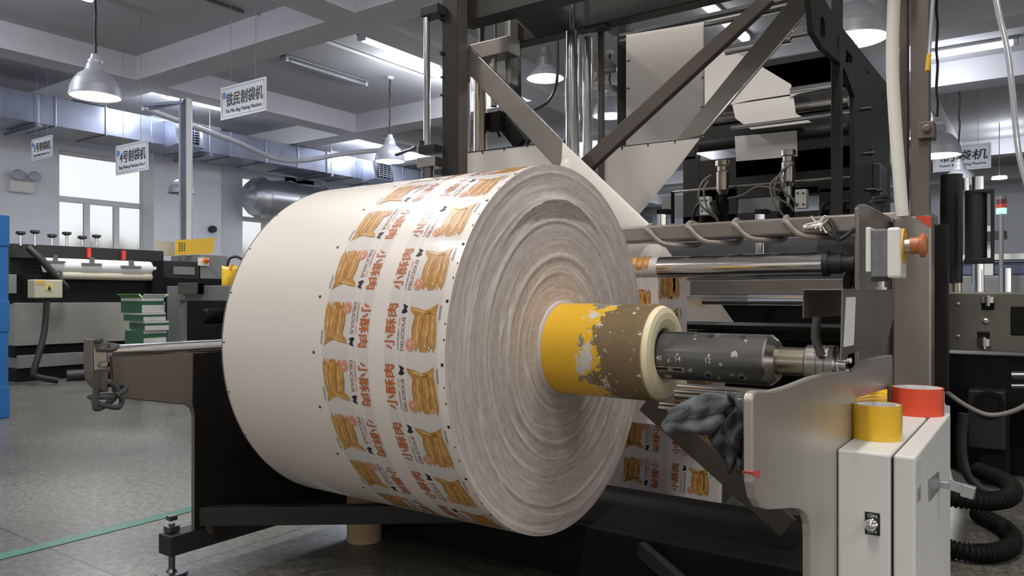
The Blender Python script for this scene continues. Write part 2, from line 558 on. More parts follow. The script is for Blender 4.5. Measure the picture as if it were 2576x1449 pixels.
# end of the roll: hundreds of film edges
em, nt, b = new_mat('film_edges')
tc = nt.nodes.new('ShaderNodeTexCoord'); sp = nt.nodes.new('ShaderNodeSeparateXYZ'); nt.links.new(tc.outputs['Object'], sp.inputs[0])
cb = nt.nodes.new('ShaderNodeCombineXYZ'); nt.links.new(sp.outputs['Y'], cb.inputs['X']); nt.links.new(sp.outputs['Z'], cb.inputs['Y'])
ln = nt.nodes.new('ShaderNodeVectorMath'); ln.operation = 'LENGTH'; nt.links.new(cb.outputs[0], ln.inputs[0])
nm = nt.nodes.new('ShaderNodeVectorMath'); nm.operation = 'NORMALIZE'; nt.links.new(cb.outputs[0], nm.inputs[0])
sc_ = nt.nodes.new('ShaderNodeVectorMath'); sc_.operation = 'SCALE'; sc_.inputs['Scale'].default_value = 1.1; nt.links.new(nm.outputs[0], sc_.inputs[0])
rm = nt.nodes.new('ShaderNodeMath'); rm.operation = 'MULTIPLY'; rm.inputs[1].default_value = 120; nt.links.new(ln.outputs['Value'], rm.inputs[0])
c2 = nt.nodes.new('ShaderNodeCombineXYZ'); nt.links.new(rm.outputs[0], c2.inputs['Z'])
ad = nt.nodes.new('ShaderNodeVectorMath'); ad.operation = 'ADD'; nt.links.new(sc_.outputs[0], ad.inputs[0]); nt.links.new(c2.outputs[0], ad.inputs[1])
na = nt.nodes.new('ShaderNodeTexNoise'); na.inputs['Scale'].default_value = 1.3; na.inputs['Detail'].default_value = 8; na.inputs['Roughness'].default_value = 0.62
nt.links.new(ad.outputs[0], na.inputs['Vector'])
cr = nt.nodes.new('ShaderNodeValToRGB')
el = cr.color_ramp.elements
el[0].position, el[0].color = 0.24, (0.52, 0.455, 0.435, 1)
el[1].position, el[1].color = 0.74, (0.73, 0.69, 0.67, 1)
e = el.new(0.52); e.color = (0.635, 0.575, 0.55, 1)
nt.links.new(na.outputs['Fac'], cr.inputs['Fac'])
def polar(ks, kr):
    q1 = nt.nodes.new('ShaderNodeVectorMath'); q1.operation = 'SCALE'; q1.inputs['Scale'].default_value = ks; nt.links.new(nm.outputs[0], q1.inputs[0])
    q2 = nt.nodes.new('ShaderNodeMath'); q2.operation = 'MULTIPLY'; q2.inputs[1].default_value = kr; nt.links.new(ln.outputs['Value'], q2.inputs[0])
    q3 = nt.nodes.new('ShaderNodeCombineXYZ'); nt.links.new(q2.outputs[0], q3.inputs['Z'])
    q4 = nt.nodes.new('ShaderNodeVectorMath'); q4.operation = 'ADD'; nt.links.new(q1.outputs[0], q4.inputs[0]); nt.links.new(q3.outputs[0], q4.inputs[1])
    return q4.outputs[0]
# short tangential flecks of the printed edges
nb = nt.nodes.new('ShaderNodeTexNoise'); nb.inputs['Scale'].default_value = 1.0; nb.inputs['Detail'].default_value = 4; nb.inputs['Roughness'].default_value = 0.7
nt.links.new(polar(11, 130), nb.inputs['Vector'])
cr2 = nt.nodes.new('ShaderNodeValToRGB')
cr2.color_ramp.elements[0].position, cr2.color_ramp.elements[0].color = 0.34, (0.70, 0.64, 0.62, 1)
cr2.color_ramp.elements[1].position, cr2.color_ramp.elements[1].color = 0.62, (1.10, 1.10, 1.10, 1)
nt.links.new(nb.outputs['Fac'], cr2.inputs['Fac'])
mx0 = nt.nodes.new('ShaderNodeMix'); mx0.data_type = 'RGBA'; mx0.blend_type = 'MULTIPLY'; mx0.inputs['Factor'].default_value = 0.6
nt.links.new(cr.outputs['Color'], mx0.inputs[6]); nt.links.new(cr2.outputs['Color'], mx0.inputs[7])
# a few pale lines where a layer stands proud
nl = nt.nodes.new('ShaderNodeTexNoise'); nl.inputs['Scale'].default_value = 1.0; nl.inputs['Detail'].default_value = 1
nt.links.new(polar(0.32, 21), nl.inputs['Vector'])
l1 = nt.nodes.new('ShaderNodeMath'); l1.operation = 'SUBTRACT'; l1.inputs[1].default_value = 0.52; nt.links.new(nl.outputs['Fac'], l1.inputs[0])
l2 = nt.nodes.new('ShaderNodeMath'); l2.operation = 'ABSOLUTE'; nt.links.new(l1.outputs[0], l2.inputs[0])
l3 = nt.nodes.new('ShaderNodeMapRange'); l3.inputs['From Min'].default_value = 0.014; l3.inputs['From Max'].default_value = 0.004; nt.links.new(l2.outputs[0], l3.inputs['Value'])
l4 = nt.nodes.new('ShaderNodeMath'); l4.operation = 'MULTIPLY'; l4.inputs[1].default_value = 0.75; nt.links.new(l3.outputs['Result'], l4.inputs[0])
mx = nt.nodes.new('ShaderNodeMix'); mx.data_type = 'RGBA'; mx.inputs[7].default_value = (0.82, 0.79, 0.75, 1)
nt.links.new(l4.outputs[0], mx.inputs['Factor']); nt.links.new(mx0.outputs[2], mx.inputs[6])
nt.links.new(mx.outputs[2], b.inputs['Base Color'])
b.inputs['Roughness'].default_value = 0.5
bp = nt.nodes.new('ShaderNodeBump'); bp.inputs['Strength'].default_value = 0.15; bp.inputs['Distance'].default_value = 0.004
nt.links.new(na.outputs['Fac'], bp.inputs['Height']); nt.links.new(bp.outputs['Normal'], b.inputs['Normal'])
M['edges'] = em
M['orange'] = mat('orange_print', (0.50, 0.125, 0.022), 0.4, coat=0.3)
M['badge'] = mat('red_orange_print', (0.66, 0.20, 0.09), 0.4, coat=0.3)
M['maroon'] = mat('maroon_print', (0.26, 0.11, 0.10), 0.4, coat=0.3)
M['meat'] = mat('golden_food_print', (0.58, 0.31, 0.075), 0.4, coat=0.3, scale=60, c2=(0.36, 0.145, 0.022), thr=(0.35, 0.75))
M['meatlight'] = mat('pale_food_print', (0.68, 0.45, 0.19), 0.4, coat=0.3, scale=80, c2=(0.50, 0.25, 0.06), thr=(0.35, 0.8))
M['meatdark'] = mat('brown_food_print', (0.36, 0.14, 0.03), 0.4, coat=0.3)
PRM = [M['film'], M['edges'], M['orange'], M['maroon'], M['ink'], M['badge'], M['meat'], M['meatlight'], M['meatdark'], M['plainfilm']]
DEG = RR * PI / 180


def blob(cx, cy, rx, ry, n=14, wob=0.12, seed=0):
    r = random.Random(seed)
    return [(cx + rx * (1 + wob * (r.random() - .5)) * math.cos(2 * PI * k / n), cy + ry * (1 + wob * (r.random() - .5)) * math.sin(2 * PI * k / n)) for k in range(n)]


def design():
    """one bag print, u along the roll (world x), w round it (metres from the row start); list of (verts, faces, layer, material)"""
    out = []
    def poly(p, lay, mi): out.append(([tuple(q) for q in p], [list(range(len(p)))], lay * 10, mi))
    def text(body, u_base, u_top, w0, w1, lay, mi, bold=0.0):
        vs, fs, (x0, y0, x1, y1) = text2d(body, 1.0)
        hh = abs(u_top - u_base)
        for i_, (bx, by) in enumerate(heavy(bold)):
            out.append(([(u_base + ((y - y0) / (y1 - y0) + by) * (u_top - u_base), w0 + (x - x0) / (x1 - x0) * (w1 - w0) + bx * hh) for x, y in vs], fs, lay * 10 + i_, mi))
    text('小酥肉', -1.037, -1.0635, 2.1 * DEG, 14.3 * DEG, 1, 2, 0.022)
    text('CONVENIENT', -1.0255, -1.0295, 1.9 * DEG, 7.6 * DEG, 1, 4, 0.0)
    text('AND', -1.0255, -1.0295, 8.3 * DEG, 10.6 * DEG, 1, 5, 0.0)
    text('DELICIOUS', -1.012, -1.0205, 1.8 * DEG, 10.7 * DEG, 1, 3, 0.015)
    # little dark crown mark
    poly([(-1.026, 11.9 * DEG), (-1.018, 11.6 * DEG), (-1.009, 12.2 * DEG), (-1.014, 12.9 * DEG), (-1.010, 13.6 * DEG), (-1.018, 14.1 * DEG), (-1.024, 14.2 * DEG), (-1.020, 13.2 * DEG)], 1, 4)
    # round badge: ring, disc, two strokes
    c0 = (-0.995, 3.4 * DEG)
    poly(blob(*c0, 0.0125, 0.0125, 20, 0), 1, 5); poly(blob(*c0, 0.0108, 0.0108, 20, 0), 2, 9); poly(blob(*c0, 0.0095, 0.0095, 18, 0), 3, 5)
    text('小酥', -0.991, -0.999, 2.6 * DEG, 4.2 * DEG, 4, 9, 0.02)
    # three fried strips with forked tail
    def strip(u0, u1, w0, w1, lean, seed, mi):
        r = random.Random(seed); L, Rr = [], []
        n = 9
        for k in range(n + 1):
            t = k / n; w = w0 + (w1 - w0) * t
            s_ = math.sin(PI * min(1, max(0.0, t * 0.92 + 0.05))) ** 0.35
            c_ = (u0 + u1) / 2 + lean * t + 0.0015 * math.sin(5 * t + seed); hw = (u1 - u0) / 2 * s_
            L.append((c_ - hw - 0.0012 * r.random(), w)); Rr.append((c_ + hw + 0.0012 * r.random(), w))
        poly(L + Rr[::-1], 1, mi)
        hl = [(x * 0.52 + y * 0.48 + 0.0012 * math.sin(w * 260 + seed), w) for (x, w), (y, _) in list(zip(L, Rr))[1:-1]]
        hr = [(x * 0.30 + y * 0.70 + 0.0016 * math.sin(w * 190 + 2 * seed), w) for (x, w), (y, _) in list(zip(L, Rr))[1:-1]]
        poly(hl + hr[::-1], 3, 7)
        dl = [(x - 0.0008, w) for (x, w) in L[1:-1]]; dr = [(x + 0.0014, w) for (x, w) in L[1:-1]]
        poly(dl + dr[::-1], 2, 8)
    strip(-0.9895, -0.9665, 2.6 * DEG, 12.2 * DEG, -0.002, 3, 6)
    strip(-0.9705, -0.9475, 1.7 * DEG, 12.6 * DEG, 0.003, 5, 6)
    strip(-0.9515, -0.9295, 2.6 * DEG, 12.0 * DEG, -0.003, 8, 6)
    poly([(-0.990, 11.0 * DEG), (-0.965, 10.8 * DEG), (-0.955, 12.2 * DEG), (-0.985, 13.2 * DEG), (-1.004, 13.6 * DEG), (-1.001, 12.4 * DEG)], 1, 6)
    poly([(-0.962, 11.0 * DEG), (-0.938, 11.2 * DEG), (-0.934, 14.5 * DEG), (-0.948, 13.3 * DEG), (-0.966, 12.5 * DEG)], 1, 6)
    poly([(-0.998, 13.1 * DEG), (-0.985, 12.2 * DEG), (-0.965, 11.7 * DEG), (-0.960, 12.2 * DEG), (-0.978, 12.8 * DEG)], 3, 7)
    poly([(-0.944, 11.8 * DEG), (-0.939, 11.8 * DEG), (-0.936, 13.6 * DEG)], 3, 7)
    for q in range(5):
        u = -0.984 + q * 0.011
        poly([(u, 2.6 * DEG), (u + 0.007, 2.4 * DEG), (u + 0.004, 1.55 * DEG)], 1, 6)
    # thin small print lines
    for u in (-0.9285, -0.9255): poly([(u, 10 * DEG), (u + 0.0009, 10 * DEG), (u + 0.0009, 14 * DEG), (u, 14 * DEG)], 1, 4)
    # rotated twin for the neighbouring lane
    twin = []
    for vs, fs, lay, mi in out:
        twin.append(([(-2.174 - u, 16.4 * DEG - w) for u, w in vs], fs, lay, mi))
    return out + twin


TILE = design()


def cut_tile(step):
    """tile polygons triangulated and cut across w every step"""
    bm = bmesh.new(); lay = bm.faces.layers.int.new('lay')
    for vs, fs, ly, mi in TILE:
        bv = [bm.verts.new((u, w, 0)) for u, w in vs]
        for f in fs:
            try: fc = bm.faces.new([bv[i] for i in f])
            except ValueError: continue
            fc.material_index = mi; fc[lay] = ly
    w = 0.0
    while w < 0.125:
        bmesh.ops.bisect_plane(bm, geom=bm.verts[:] + bm.edges[:] + bm.faces[:], plane_co=(0, w, 0), plane_no=(0, 1, 0))
        w += step
    bm.verts.index_update()
    res = ([(v.co.x, v.co.y) for v in bm.verts], [([v.index for v in f.verts], f.material_index, f[lay]) for f in bm.faces])
    bm.free()
    return res


CUT = cut_tile(0.007)
NROW = 22


def print_on(mb, fmap, rows):
    """lay the tile for each row start w; fmap(u, w, height) -> point"""
    vs, fs = CUT
    bylay = {}
    for f, mi, ly in fs: bylay.setdefault(ly, []).append((f, mi))
    for w0 in rows:
        for ly, fl in bylay.items():
            used = sorted({i for f, _ in fl for i in f}); ix = {i: k for k, i in enumerate(used)}
            pts = [fmap(vs[i][0], vs[i][1] + w0, 0.000025 * ly) for i in used]
            bym = {}
            for f, mi in fl: bym.setdefault(mi, []).append([ix[i] for i in f])
            for mi, l in bym.items(): mb.add(pts, l, mi)


roll = thing('film_roll', 'big roll of white printed food film wound on a yellow core', 'roll', (-1.2535, RY, RZ))


def rollpt(x, phi, r):
    return Vector((x, RY - r * math.cos(phi), RZ + r * math.sin(phi)))


mb = MB()
N = 176
ring0 = [rollpt(RX0, 2 * PI * k / N, RR) for k in range(N)]; ring1 = [rollpt(RX1, 2 * PI * k / N, RR) for k in range(N)]
mb.add(ring0 + ring1, [(k, (k + 1) % N, (k + 1) % N + N, k + N) for k in range(N)], 0, True)
# worked end face with ridges, a slipped layer near the top
def endx(r, phi):
    x = RX1
    q = (r - CR) / (RR - CR)
    for rr, am, wd, ph, k in ((0.395, 0.002, 0.004, 0.3, 1), (0.352, 0.003, 0.004, 1.9, 1), (0.29, 0.004, 0.005, 0.6, 1), (0.248, 0.003, 0.003, 2.3, 2), (0.215, 0.005, 0.006, 1.2, 1), (0.175, 0.003, 0.004, 0.2, 2), (0.14, 0.003, 0.004, 3.0, 1)):
        rc = rr + 0.006 * math.sin(k * phi + ph * 2)
        x += 0.6 * am * math.exp(-((r - rc) / wd) ** 2) * (0.55 + 0.45 * math.sin(k * phi + ph))
    x += 0.0007 * noise.noise(Vector((math.cos(phi) * 1.6, math.sin(phi) * 1.6, r * 55)))
    x += 0.0013 * noise.noise(Vector((math.cos(phi) * 0.8, math.sin(phi) * 0.8, r * 14)))
    # lifted flap
    d = (phi - math.radians(84) + PI) % (2 * PI) - PI
    win = math.exp(-(d / 0.42) ** 2)
    re = 0.328 + 0.010 * math.cos(d * 3)
    x += win * (0.011 * math.exp(-max(0, (r - re)) / 0.010) if r > re else -0.008 * math.exp(-max(0, re - r) / 0.02))
    if r > RR - 0.004: x = RX1
    return x
NR, NA = 110, 220
rows = []
for i in range(NR + 1):
    r = CR - 0.001 + (RR - CR + 0.001) * i / NR
    rows.append([rollpt(endx(r, 2 * PI * k / NA), 2 * PI * k / NA, r) for k in range(NA)])
vs = [p for r_ in rows for p in r_]
mb.add(vs, [(i * NA + k, (i + 1) * NA + k, (i + 1) * NA + (k + 1) % NA, i * NA + (k + 1) % NA) for i in range(NR) for k in range(NA)], 1, True)
inner = [rollpt(RX0, 2 * PI * k / N, CR - 0.001) for k in range(N)]
mb.add(ring0 + inner, [(k, k + N, (k + 1) % N + N, (k + 1) % N) for k in range(N)], 1)
pitch = 2 * PI / NROW
off = math.radians(0.2)
print_on(mb, lambda u, w, h: rollpt(u, w / RR + off, RR + 0.0003 + h), [k * pitch * RR for k in range(NROW)])
for k in range(NROW):
    for x0, w0, sx, sw in ((-1.271, -0.3, 0.006, 0.0055), (-1.590, 1.2, 0.006, 0.0035), (-0.914, -1.5, 0.006, 0.006), (-0.911, 5, 0.003, 0.004), (-0.911, 9.2, 0.003, 0.003)):
        p0 = math.radians(w0) + k * pitch; dp = sw / RR
        q = [rollpt(x0 - sx / 2, p0, RR + .0006), rollpt(x0 + sx / 2, p0, RR + .0006), rollpt(x0 + sx / 2, p0 + dp, RR + .0006), rollpt(x0 - sx / 2, p0 + dp, RR + .0006)]
        mb.add(q, [(0, 1, 2, 3)], 4)
# thin dark rims of the outermost wrap
for k in range(N):
    a0, a1 = 2 * PI * k / N, 2 * PI * (k + 1) / N
    mb.add([rollpt(RX0 + .0015, a0, RR + .0004), rollpt(RX0 + .004, a0, RR + .0004), rollpt(RX0 + .004, a1, RR + .0004), rollpt(RX0 + .0015, a1, RR + .0004)], [(0, 1, 2, 3)], 4)
mb.build('wound_film', PRM, roll)
# --- core: yellow tape towards the roll, worn brown towards its end, white scraps
cm, nt, b = new_mat('taped_core')
tc = nt.nodes.new('ShaderNodeTexCoord'); sp = nt.nodes.new('ShaderNodeSeparateXYZ'); nt.links.new(tc.outputs['Object'], sp.inputs[0])
def cnoise(scale, det=4, rough=0.6, st=None):
    n_ = nt.nodes.new('ShaderNodeTexNoise'); n_.inputs['Scale'].default_value = scale; n_.inputs['Detail'].default_value = det; n_.inputs['Roughness'].default_value = rough
    if st:
        mp = nt.nodes.new('ShaderNodeMapping'); mp.inputs['Scale'].default_value = st; nt.links.new(tc.outputs['Object'], mp.inputs[0]); nt.links.new(mp.outputs[0], n_.inputs['Vector'])
    else: nt.links.new(tc.outputs['Object'], n_.inputs['Vector'])
    return n_
def cmath(op, a_, b_=None):
    n_ = nt.nodes.new('ShaderNodeMath'); n_.operation = op
    for i_, q in enumerate((a_, b_)):
        if q is None: continue
        if isinstance(q, (int, float)): n_.inputs[i_].default_value = q
        else: nt.links.new(q, n_.inputs[i_])
    return n_.outputs[0]
def cmix(f, a_, b_):
    n_ = nt.nodes.new('ShaderNodeMix'); n_.data_type = 'RGBA'; nt.links.new(f, n_.inputs['Factor'])
    for i_, q in ((6, a_), (7, b_)):
        if isinstance(q, tuple): n_.inputs[i_].default_value = (*q, 1)
        else: nt.links.new(q, n_.inputs[i_])
    return n_.outputs[2]
X = sp.outputs['X']                        # object x: 0 at the roll centre
nbig = cnoise(14, 5, 0.7, (1, 1, 1)).outputs['Fac']
nfine = cnoise(60, 3).outputs['Fac']
edge = cmath('ADD', X, cmath('MULTIPLY', cmath('SUBTRACT', nbig, 0.5), 0.16))
brown = cmath('GREATER_THAN', edge, -0.775 + 1.2535 + 0.010)
ncol = nt.nodes.new('ShaderNodeValToRGB'); nt.links.new(nbig, ncol.inputs['Fac'])
ncol.color_ramp.elements[0].color = (0.13, 0.09, 0.045, 1); ncol.color_ramp.elements[1].color = (0.27, 0.19, 0.10, 1)
base = cmix(brown, (0.80, 0.47, 0.025), ncol.outputs['Color'])
band = cmath('MULTIPLY', cmath('GREATER_THAN', X, -0.815 + 1.2535), cmath('LESS_THAN', X, -0.745 + 1.2535))
scrap = cmath('MULTIPLY', band, cmath('GREATER_THAN', cnoise(24, 6, 0.75).outputs['Fac'], 0.545))
greyq = cmath('MULTIPLY', band, cmath('GREATER_THAN', cnoise(18, 5, 0.7, (1, 1.1, 0.9)).outputs['Fac'], 0.575))
base = cmix(greyq, base, (0.26, 0.23, 0.20))
base = cmix(scrap, base, (0.62, 0.62, 0.60))
fl = cmath('MULTIPLY', cmath('GREATER_THAN', X, -0.79 + 1.2535), cmath('GREATER_THAN', nfine, 0.665))
base = cmix(fl, base, (0.66, 0.62, 0.55))
nt.links.new(base, b.inputs['Base Color']); b.inputs['Roughness'].default_value = 0.42
CXE = -0.665
co = MB()
co.lathe((RX0 - 0.01, RY, RZ), (1, 0, 0), [(0, CR - 0.0015), (CXE - RX0 + 0.01, CR - 0.0015)], 96, 0, caps=False)
co.lathe((CXE, RY, RZ), (1, 0, 0), [(0, CR - 0.0015), (0, CR - 0.007), (-0.2, CR - 0.007)], 96, 1, caps=False)
co.build('core', [cm, M['card']], roll)
# white paper collar where the film starts
MB().lathe((RX1 + 0.0, RY, RZ), (1, 0, 0), [(-0.01, CR + 0.006), (0.004, CR + 0.005), (0.006, CR - 0.001)], 96, 0, caps=False).build('film_tail', mat('grey_white_film_end', (0.62, 0.60, 0.62), 0.45), roll, label='pale paper collar round the core')
SR = 0.050
SZ = RZ - 0.005
ri = MB()
ri.lathe((CXE, RY, RZ), (1, 0, 0), [(-0.06, SR + 0.0015), (0.004, SR + 0.0015), (0.010, SR + 0.004), (0.014, SR + 0.012), (0.0155, SR + 0.022), (0.015, CR - 0.020), (0.012, CR - 0.009), (0.003, CR - 0.005), (-0.002, CR - 0.0072)], 96, 0, caps=False)
ri.build('core_plug', M['cream'], roll)
# --- air shaft through the core
pm, nt, b = new_mat('scratched_gunmetal')
tc = nt.nodes.new('ShaderNodeTexCoord')
na = nt.nodes.new('ShaderNodeTexNoise'); na.inputs['Scale'].default_value = 58; na.inputs['Detail'].default_value = 3; nt.links.new(tc.outputs['Object'], na.inputs['Vector'])
cr = nt.nodes.new('ShaderNodeValToRGB'); cr.color_ramp.interpolation = 'CONSTANT'
cr.color_ramp.elements[0].color = (0.15, 0.148, 0.145, 1); cr.color_ramp.elements[1].position = 0.655; cr.color_ramp.elements[1].color = (0.62, 0.60, 0.56, 1)
nt.links.new(na.outputs['Fac'], cr.inputs['Fac']); nt.links.new(cr.outputs['Color'], b.inputs['Base Color'])
b.inputs['Metallic'].default_value = 0.65; b.inputs['Roughness'].default_value = 0.30
shaft = thing('air_shaft', 'dark steel air shaft with pale specks sticking out of the yellow core', 'shaft', (-0.5, RY, SZ))
s = MB()
SE = -0.437
s.lathe((-1.78, RY, SZ), (1, 0, 0), [(0, SR), (SE + 1.78, SR)], 64, 0)
for ph in (60, 210, 330):   # long raised keys
    pass
def spt(x, ph, r): return Vector((x, RY - r * math.cos(math.radians(ph)), SZ + r * math.sin(math.radians(ph))))
def skey(x0, x1, ph, dw, r, mi):
    n_ = 4
    vs = [spt(x, ph - dw + 2 * dw * k / n_, r) for x in (x0, x1) for k in range(n_ + 1)]
    s.add(vs, [(k, k + 1, k + n_ + 2, k + n_ + 1) for k in range(n_)], mi)
skey(-0.70, -0.592, -28, 7, SR + 0.0015, 1); skey(-0.665, -0.629, -28, 3.5, SR + 0.002, 2); skey(-0.618, -0.599, -28, 3, SR + 0.002, 2)
skey(-0.70, -0.58, 82, 7, SR + 0.0012, 0)
for x, ph in ((-0.545, 62), (-0.48, 62), (-0.545, -40), (-0.478, -40)):
    s.lathe(spt(x, ph, SR - 0.001), spt(0, ph, 1) - spt(0, ph, 0), [(0, 0.009), (0.0016, 0.009), (0.0018, 0.006)], 16, 1)
    s.lathe(spt(x, ph, SR), spt(0, ph, 1) - spt(0, ph, 0), [(0, 0.0055), (0.0022, 0.005)], 12, 2)
def stext(body, x0, w, ph0, hdeg):
    vs, fs, (a, c, d, e) = text2d(body, 1.0, 0.01)
    s.add([spt(x0 + (u - a) / (d - a) * w, ph0 + (v - c) / (e - c) * hdeg, SR + 0.0008) for u, v in vs], fs, 3)
stext('12', -0.547, 0.011, -8, 12); stext('14', -0.610, 0.011, -8, 12); stext('40', -0.652, 0.012, -8, 12)
s.build('shaft_body', [pm, M['steel'], M['ink'], mat('white_engraving', (0.62, 0.6, 0.56), 0.5)], shaft)
MB().lathe((SE, RY, SZ), (1, 0, 0), [(0, SR), (0.004, SR), (0.018, SR - 0.012), (0.018, 0.028)], 64, 0, caps=False).build('chamfer_ring', M['steel'], shaft)
MB().lathe((SE + 0.016, RY, SZ), (1, 0, 0), [(0, 0.027), (0.058, 0.027)], 48, 0).build('journal', M['bronze'], shaft)
nk = MB()
nk.lathe((SE + 0.070, RY, SZ), (1, 0, 0), [(0, 0.030), (0.003, 0.033), (0.022, 0.033), (0.023, 0.031), (0.025, 0.031), (0.026, 0.033), (0.036, 0.033), (0.037, 0.031), (0.039, 0.031), (0.040, 0.0335), (0.052, 0.0335), (0.055, 0.031)], 48, 0)
nk.build('bearing', M['steel'], shaft)
vv = MB(); vv.lathe((SE + 0.125, RY, SZ), (1, 0, 0), [(0, 0.022), (0.006, 0.022), (0.007, 0.012), (0.016, 0.012)], 24, 0)
vv.cyl((SE + 0.130, RY - 0.008, SZ + 0.006), (SE + 0.150, RY - 0.012, SZ + 0.008), 0.005, n=12).cyl((SE + 0.130, RY + 0.006, SZ - 0.012), (SE + 0.146, RY + 0.004, SZ - 0.013), 0.006, n=12)
vv.build('air_valve', M['chrome'], shaft)
# ================================================================== unwind stand that carries the roll
XL, XR = -1.75, -0.29
stand = thing('unwind_stand', 'low steel stand carrying the roll between two side plates with chromed rails', 'machine stand', (-1.02, 1.5, 0))
# right side plate, 12 mm steel, rounded arm
pr = [(1893, 1005), (1896, 990), (1905, 983), (1945, 983), (1985, 972), (2040, 950), (2085, 938), (2150, 934), (2180, 905), (2246, 893)]
pl_ = [(2038, 1352), (2037, 1320), (2030, 1295), (2015, 1281), (1990, 1279), (1935, 1283), (1915, 1277), (1902, 1255), (1894, 1215)]
pts = [P(a, b, X=XR) for a, b in pr]
back = P(2246, 900, X=XR).y
pts += [Vector((XR, back, 0.06))]
pts += [Vector((XR, P(2040, 1400, X=XR).y, 0.06))]
pts += [P(a, b, X=XR) for a, b in pl_]
MB().prism(pts, (-0.012, 0, 0)).build('side_plate', M['lgrey'], stand, bevel=0.003)
q = MB(); q.prism([P(a, b, X=XR + 0.0004) for a, b in ((1892, 1188), (1912, 1182), (1910, 1203), (1897, 1198))], (-0.0126, 0, 0)); q.build('paint_mark', M['redpaint'], stand, label='red paint mark on the plate edge')
# left side plate: arm in front, deep body behind
pts = [P(280, 893, X=XL), P(560, 885, X=XL), Vector((XL, 2.05, P(560, 885, X=XL).z)), Vector((XL, 2.05, 0.09)), P(488, 1345, X=XL), P(488, 1048, X=XL), P(484, 1030, X=XL), P(470, 1019, X=XL), P(300, 1002, X=XL), P(288, 985, X=XL)]
MB().prism(pts, (-0.014, 0, 0)).build('side_plate', M['taupe'], stand, bevel=0.003)
MB().prism([Vector((XL, P(486, 900, X=XL).y, P(486, 889, X=XL).z)), Vector((XL, 2.045, P(486, 889, X=XL).z)), Vector((XL, 2.045, 0.095)), P(489, 1342, X=XL), P(489, 1040, X=XL), P(484, 1015, X=XL)], (0.002, 0, 0)).build('black_overlay', M['black'], stand, bevel=0.001)  # thin black sheet added over the left plate to darken it behind the arm
# chromed rail on the left arm
zr = P(280, 883, X=XL).z
y0, y1 = P(280, 880, X=XL).y, 2.0
MB().cyl((XL - 0.007, y0, zr), (XL - 0.007, y1, zr), 0.0135, n=32).build('rail', M['chrome'], stand)
# end block of the left arm
eb = MB()
ye = P(236, 900, X=XL).y; yf = P(276, 900, X=XL).y
zt_, zb_ = P(240, 853, X=XL).z, P(240, 1010, X=XL).z
eb.prism([P(a, b, X=XL + 0.012) for a, b in ((229, 853), (272, 862), (274, 985), (262, 988), (244, 975), (232, 955), (229, 935))], (-0.036, 0, 0))
eb.build('end_block', M['taupe'], stand, bevel=0.003)
ep = MB(); ep.prism([P(a, b, X=XL + 0.0165) for a, b in ((237, 874), (270, 871), (268, 929), (238, 932))], (-0.0045, 0, 0))
bolt(ep, P(258, 917, X=XL + 0.0165), (1, 0, 0), 0.009, 0.007); ep.build('clamp_plate', M['steel'], stand, bevel=0.001)
# black rags tied round the end block
rg = MB()
def knot(c, r, n, seed, rad):
    q = random.Random(seed); pts = []
    for k in range(n):
        a = 2 * PI * k / n * 2.2
        pts.append(Vector(c) + Vector((0.032 * math.cos(a) + q.uniform(-.008, .008), r[0] * math.sin(a) + q.uniform(-.008, .008), r[1] * math.sin(a * 0.7) + q.uniform(-.01, .01))))
    rg.tube(smooth_path(pts, 4), rad, 8)
knot(P(258, 872, X=XL), (0.030, 0.010), 9, 3, 0.0055)
M['strip'] = mat('dark_grey_cloth', (0.055, 0.058, 0.062), 0.9, var=0.2, scale=40, bump=0.3)
tag(rg.build('rag', M['strip']), 'dark cloth strip wound round the top of the left end block', 'rag')
rg = MB()
knot(P(270, 1000, X=XL), (0.034, 0.016), 10, 5, 0.006)
rg.tube(smooth_path([P(246, 940, X=XL + .02), P(240, 1000, X=XL + .02), P(243, 1028, X=XL + .02), P(275, 1012, X=XL + .02), P(296, 985, X=XL + .02), P(278, 960, X=XL + .02)], 5), 0.007, 8)
tag(rg.build('rag', M['strip']), 'dark cloth strip knotted below the left end block, its loop hanging down', 'rag')
# base: two long floor beams, brace, levelling feet, low cross plates
b1 = MB(); zf = P(455, 1400, X=-1.79).z
pa, pb = P(452, 1400, X=-1.78), P(780, 1337, X=-1.78)
b1.bar((-1.775, 1.035, 0.085), (-1.775, 2.35, 0.085), 0.055, 0.05)
b1.build('floor_beam', M['dark'], stand, bevel=0.003)
MB().bar((-0.34, 1.6, 0.05), (-0.34, 2.4, 0.05), 0.06, 0.06).build('floor_beam', M['dark'], stand, bevel=0.003)
a, b = P(503, 1297, t=1.93), P(1420, 1287, t=1.99)
MB().bar(a, b, 0.03, 0.047).build('brace', M['dark'], stand, bevel=0.002)
MB().cyl(P(524, 1310, t=1.94) - Vector((0, 0, 0.0)), P(524, 1350, t=1.955), 0.0155, n=20).build('spacer', M['brown'], stand)
ft = MB(); fp = Vector((-1.784, 1.06, 0))
ft.cyl(fp, fp + Vector((0, 0, 0.012)), 0.038, n=32).lathe(fp + Vector((0, 0, .012)), (0, 0, 1), [(0, 0.014), (0.008, 0.008), (0.12, 0.0075)], 20)
ft.box(fp + Vector((-.014, -.014, 0.112)), fp + Vector((.014, .014, 0.126))).box(fp + Vector((-.010, -.010, 0.140)), fp + Vector((.010, .010, 0.152)))
ft.build('foot', M['gun'], stand, bevel=0.001)
ft = MB(); fp = Vector((-0.34, 1.66, 0)); ft.cyl(fp, fp + Vector((0, 0, 0.025)), 0.035, n=24); ft.build('foot', M['gun'], stand)
MB().box((-1.735, 1.62, 0.0), (-0.305, 1.66, 0.135)).build('cross_plate', M['black'], stand, bevel=0.003)
MB().box((-1.735, 1.66, 0.115), (-0.305, 2.02, 0.135)).build('cross_plate', M['black'], stand, bevel=0.002)
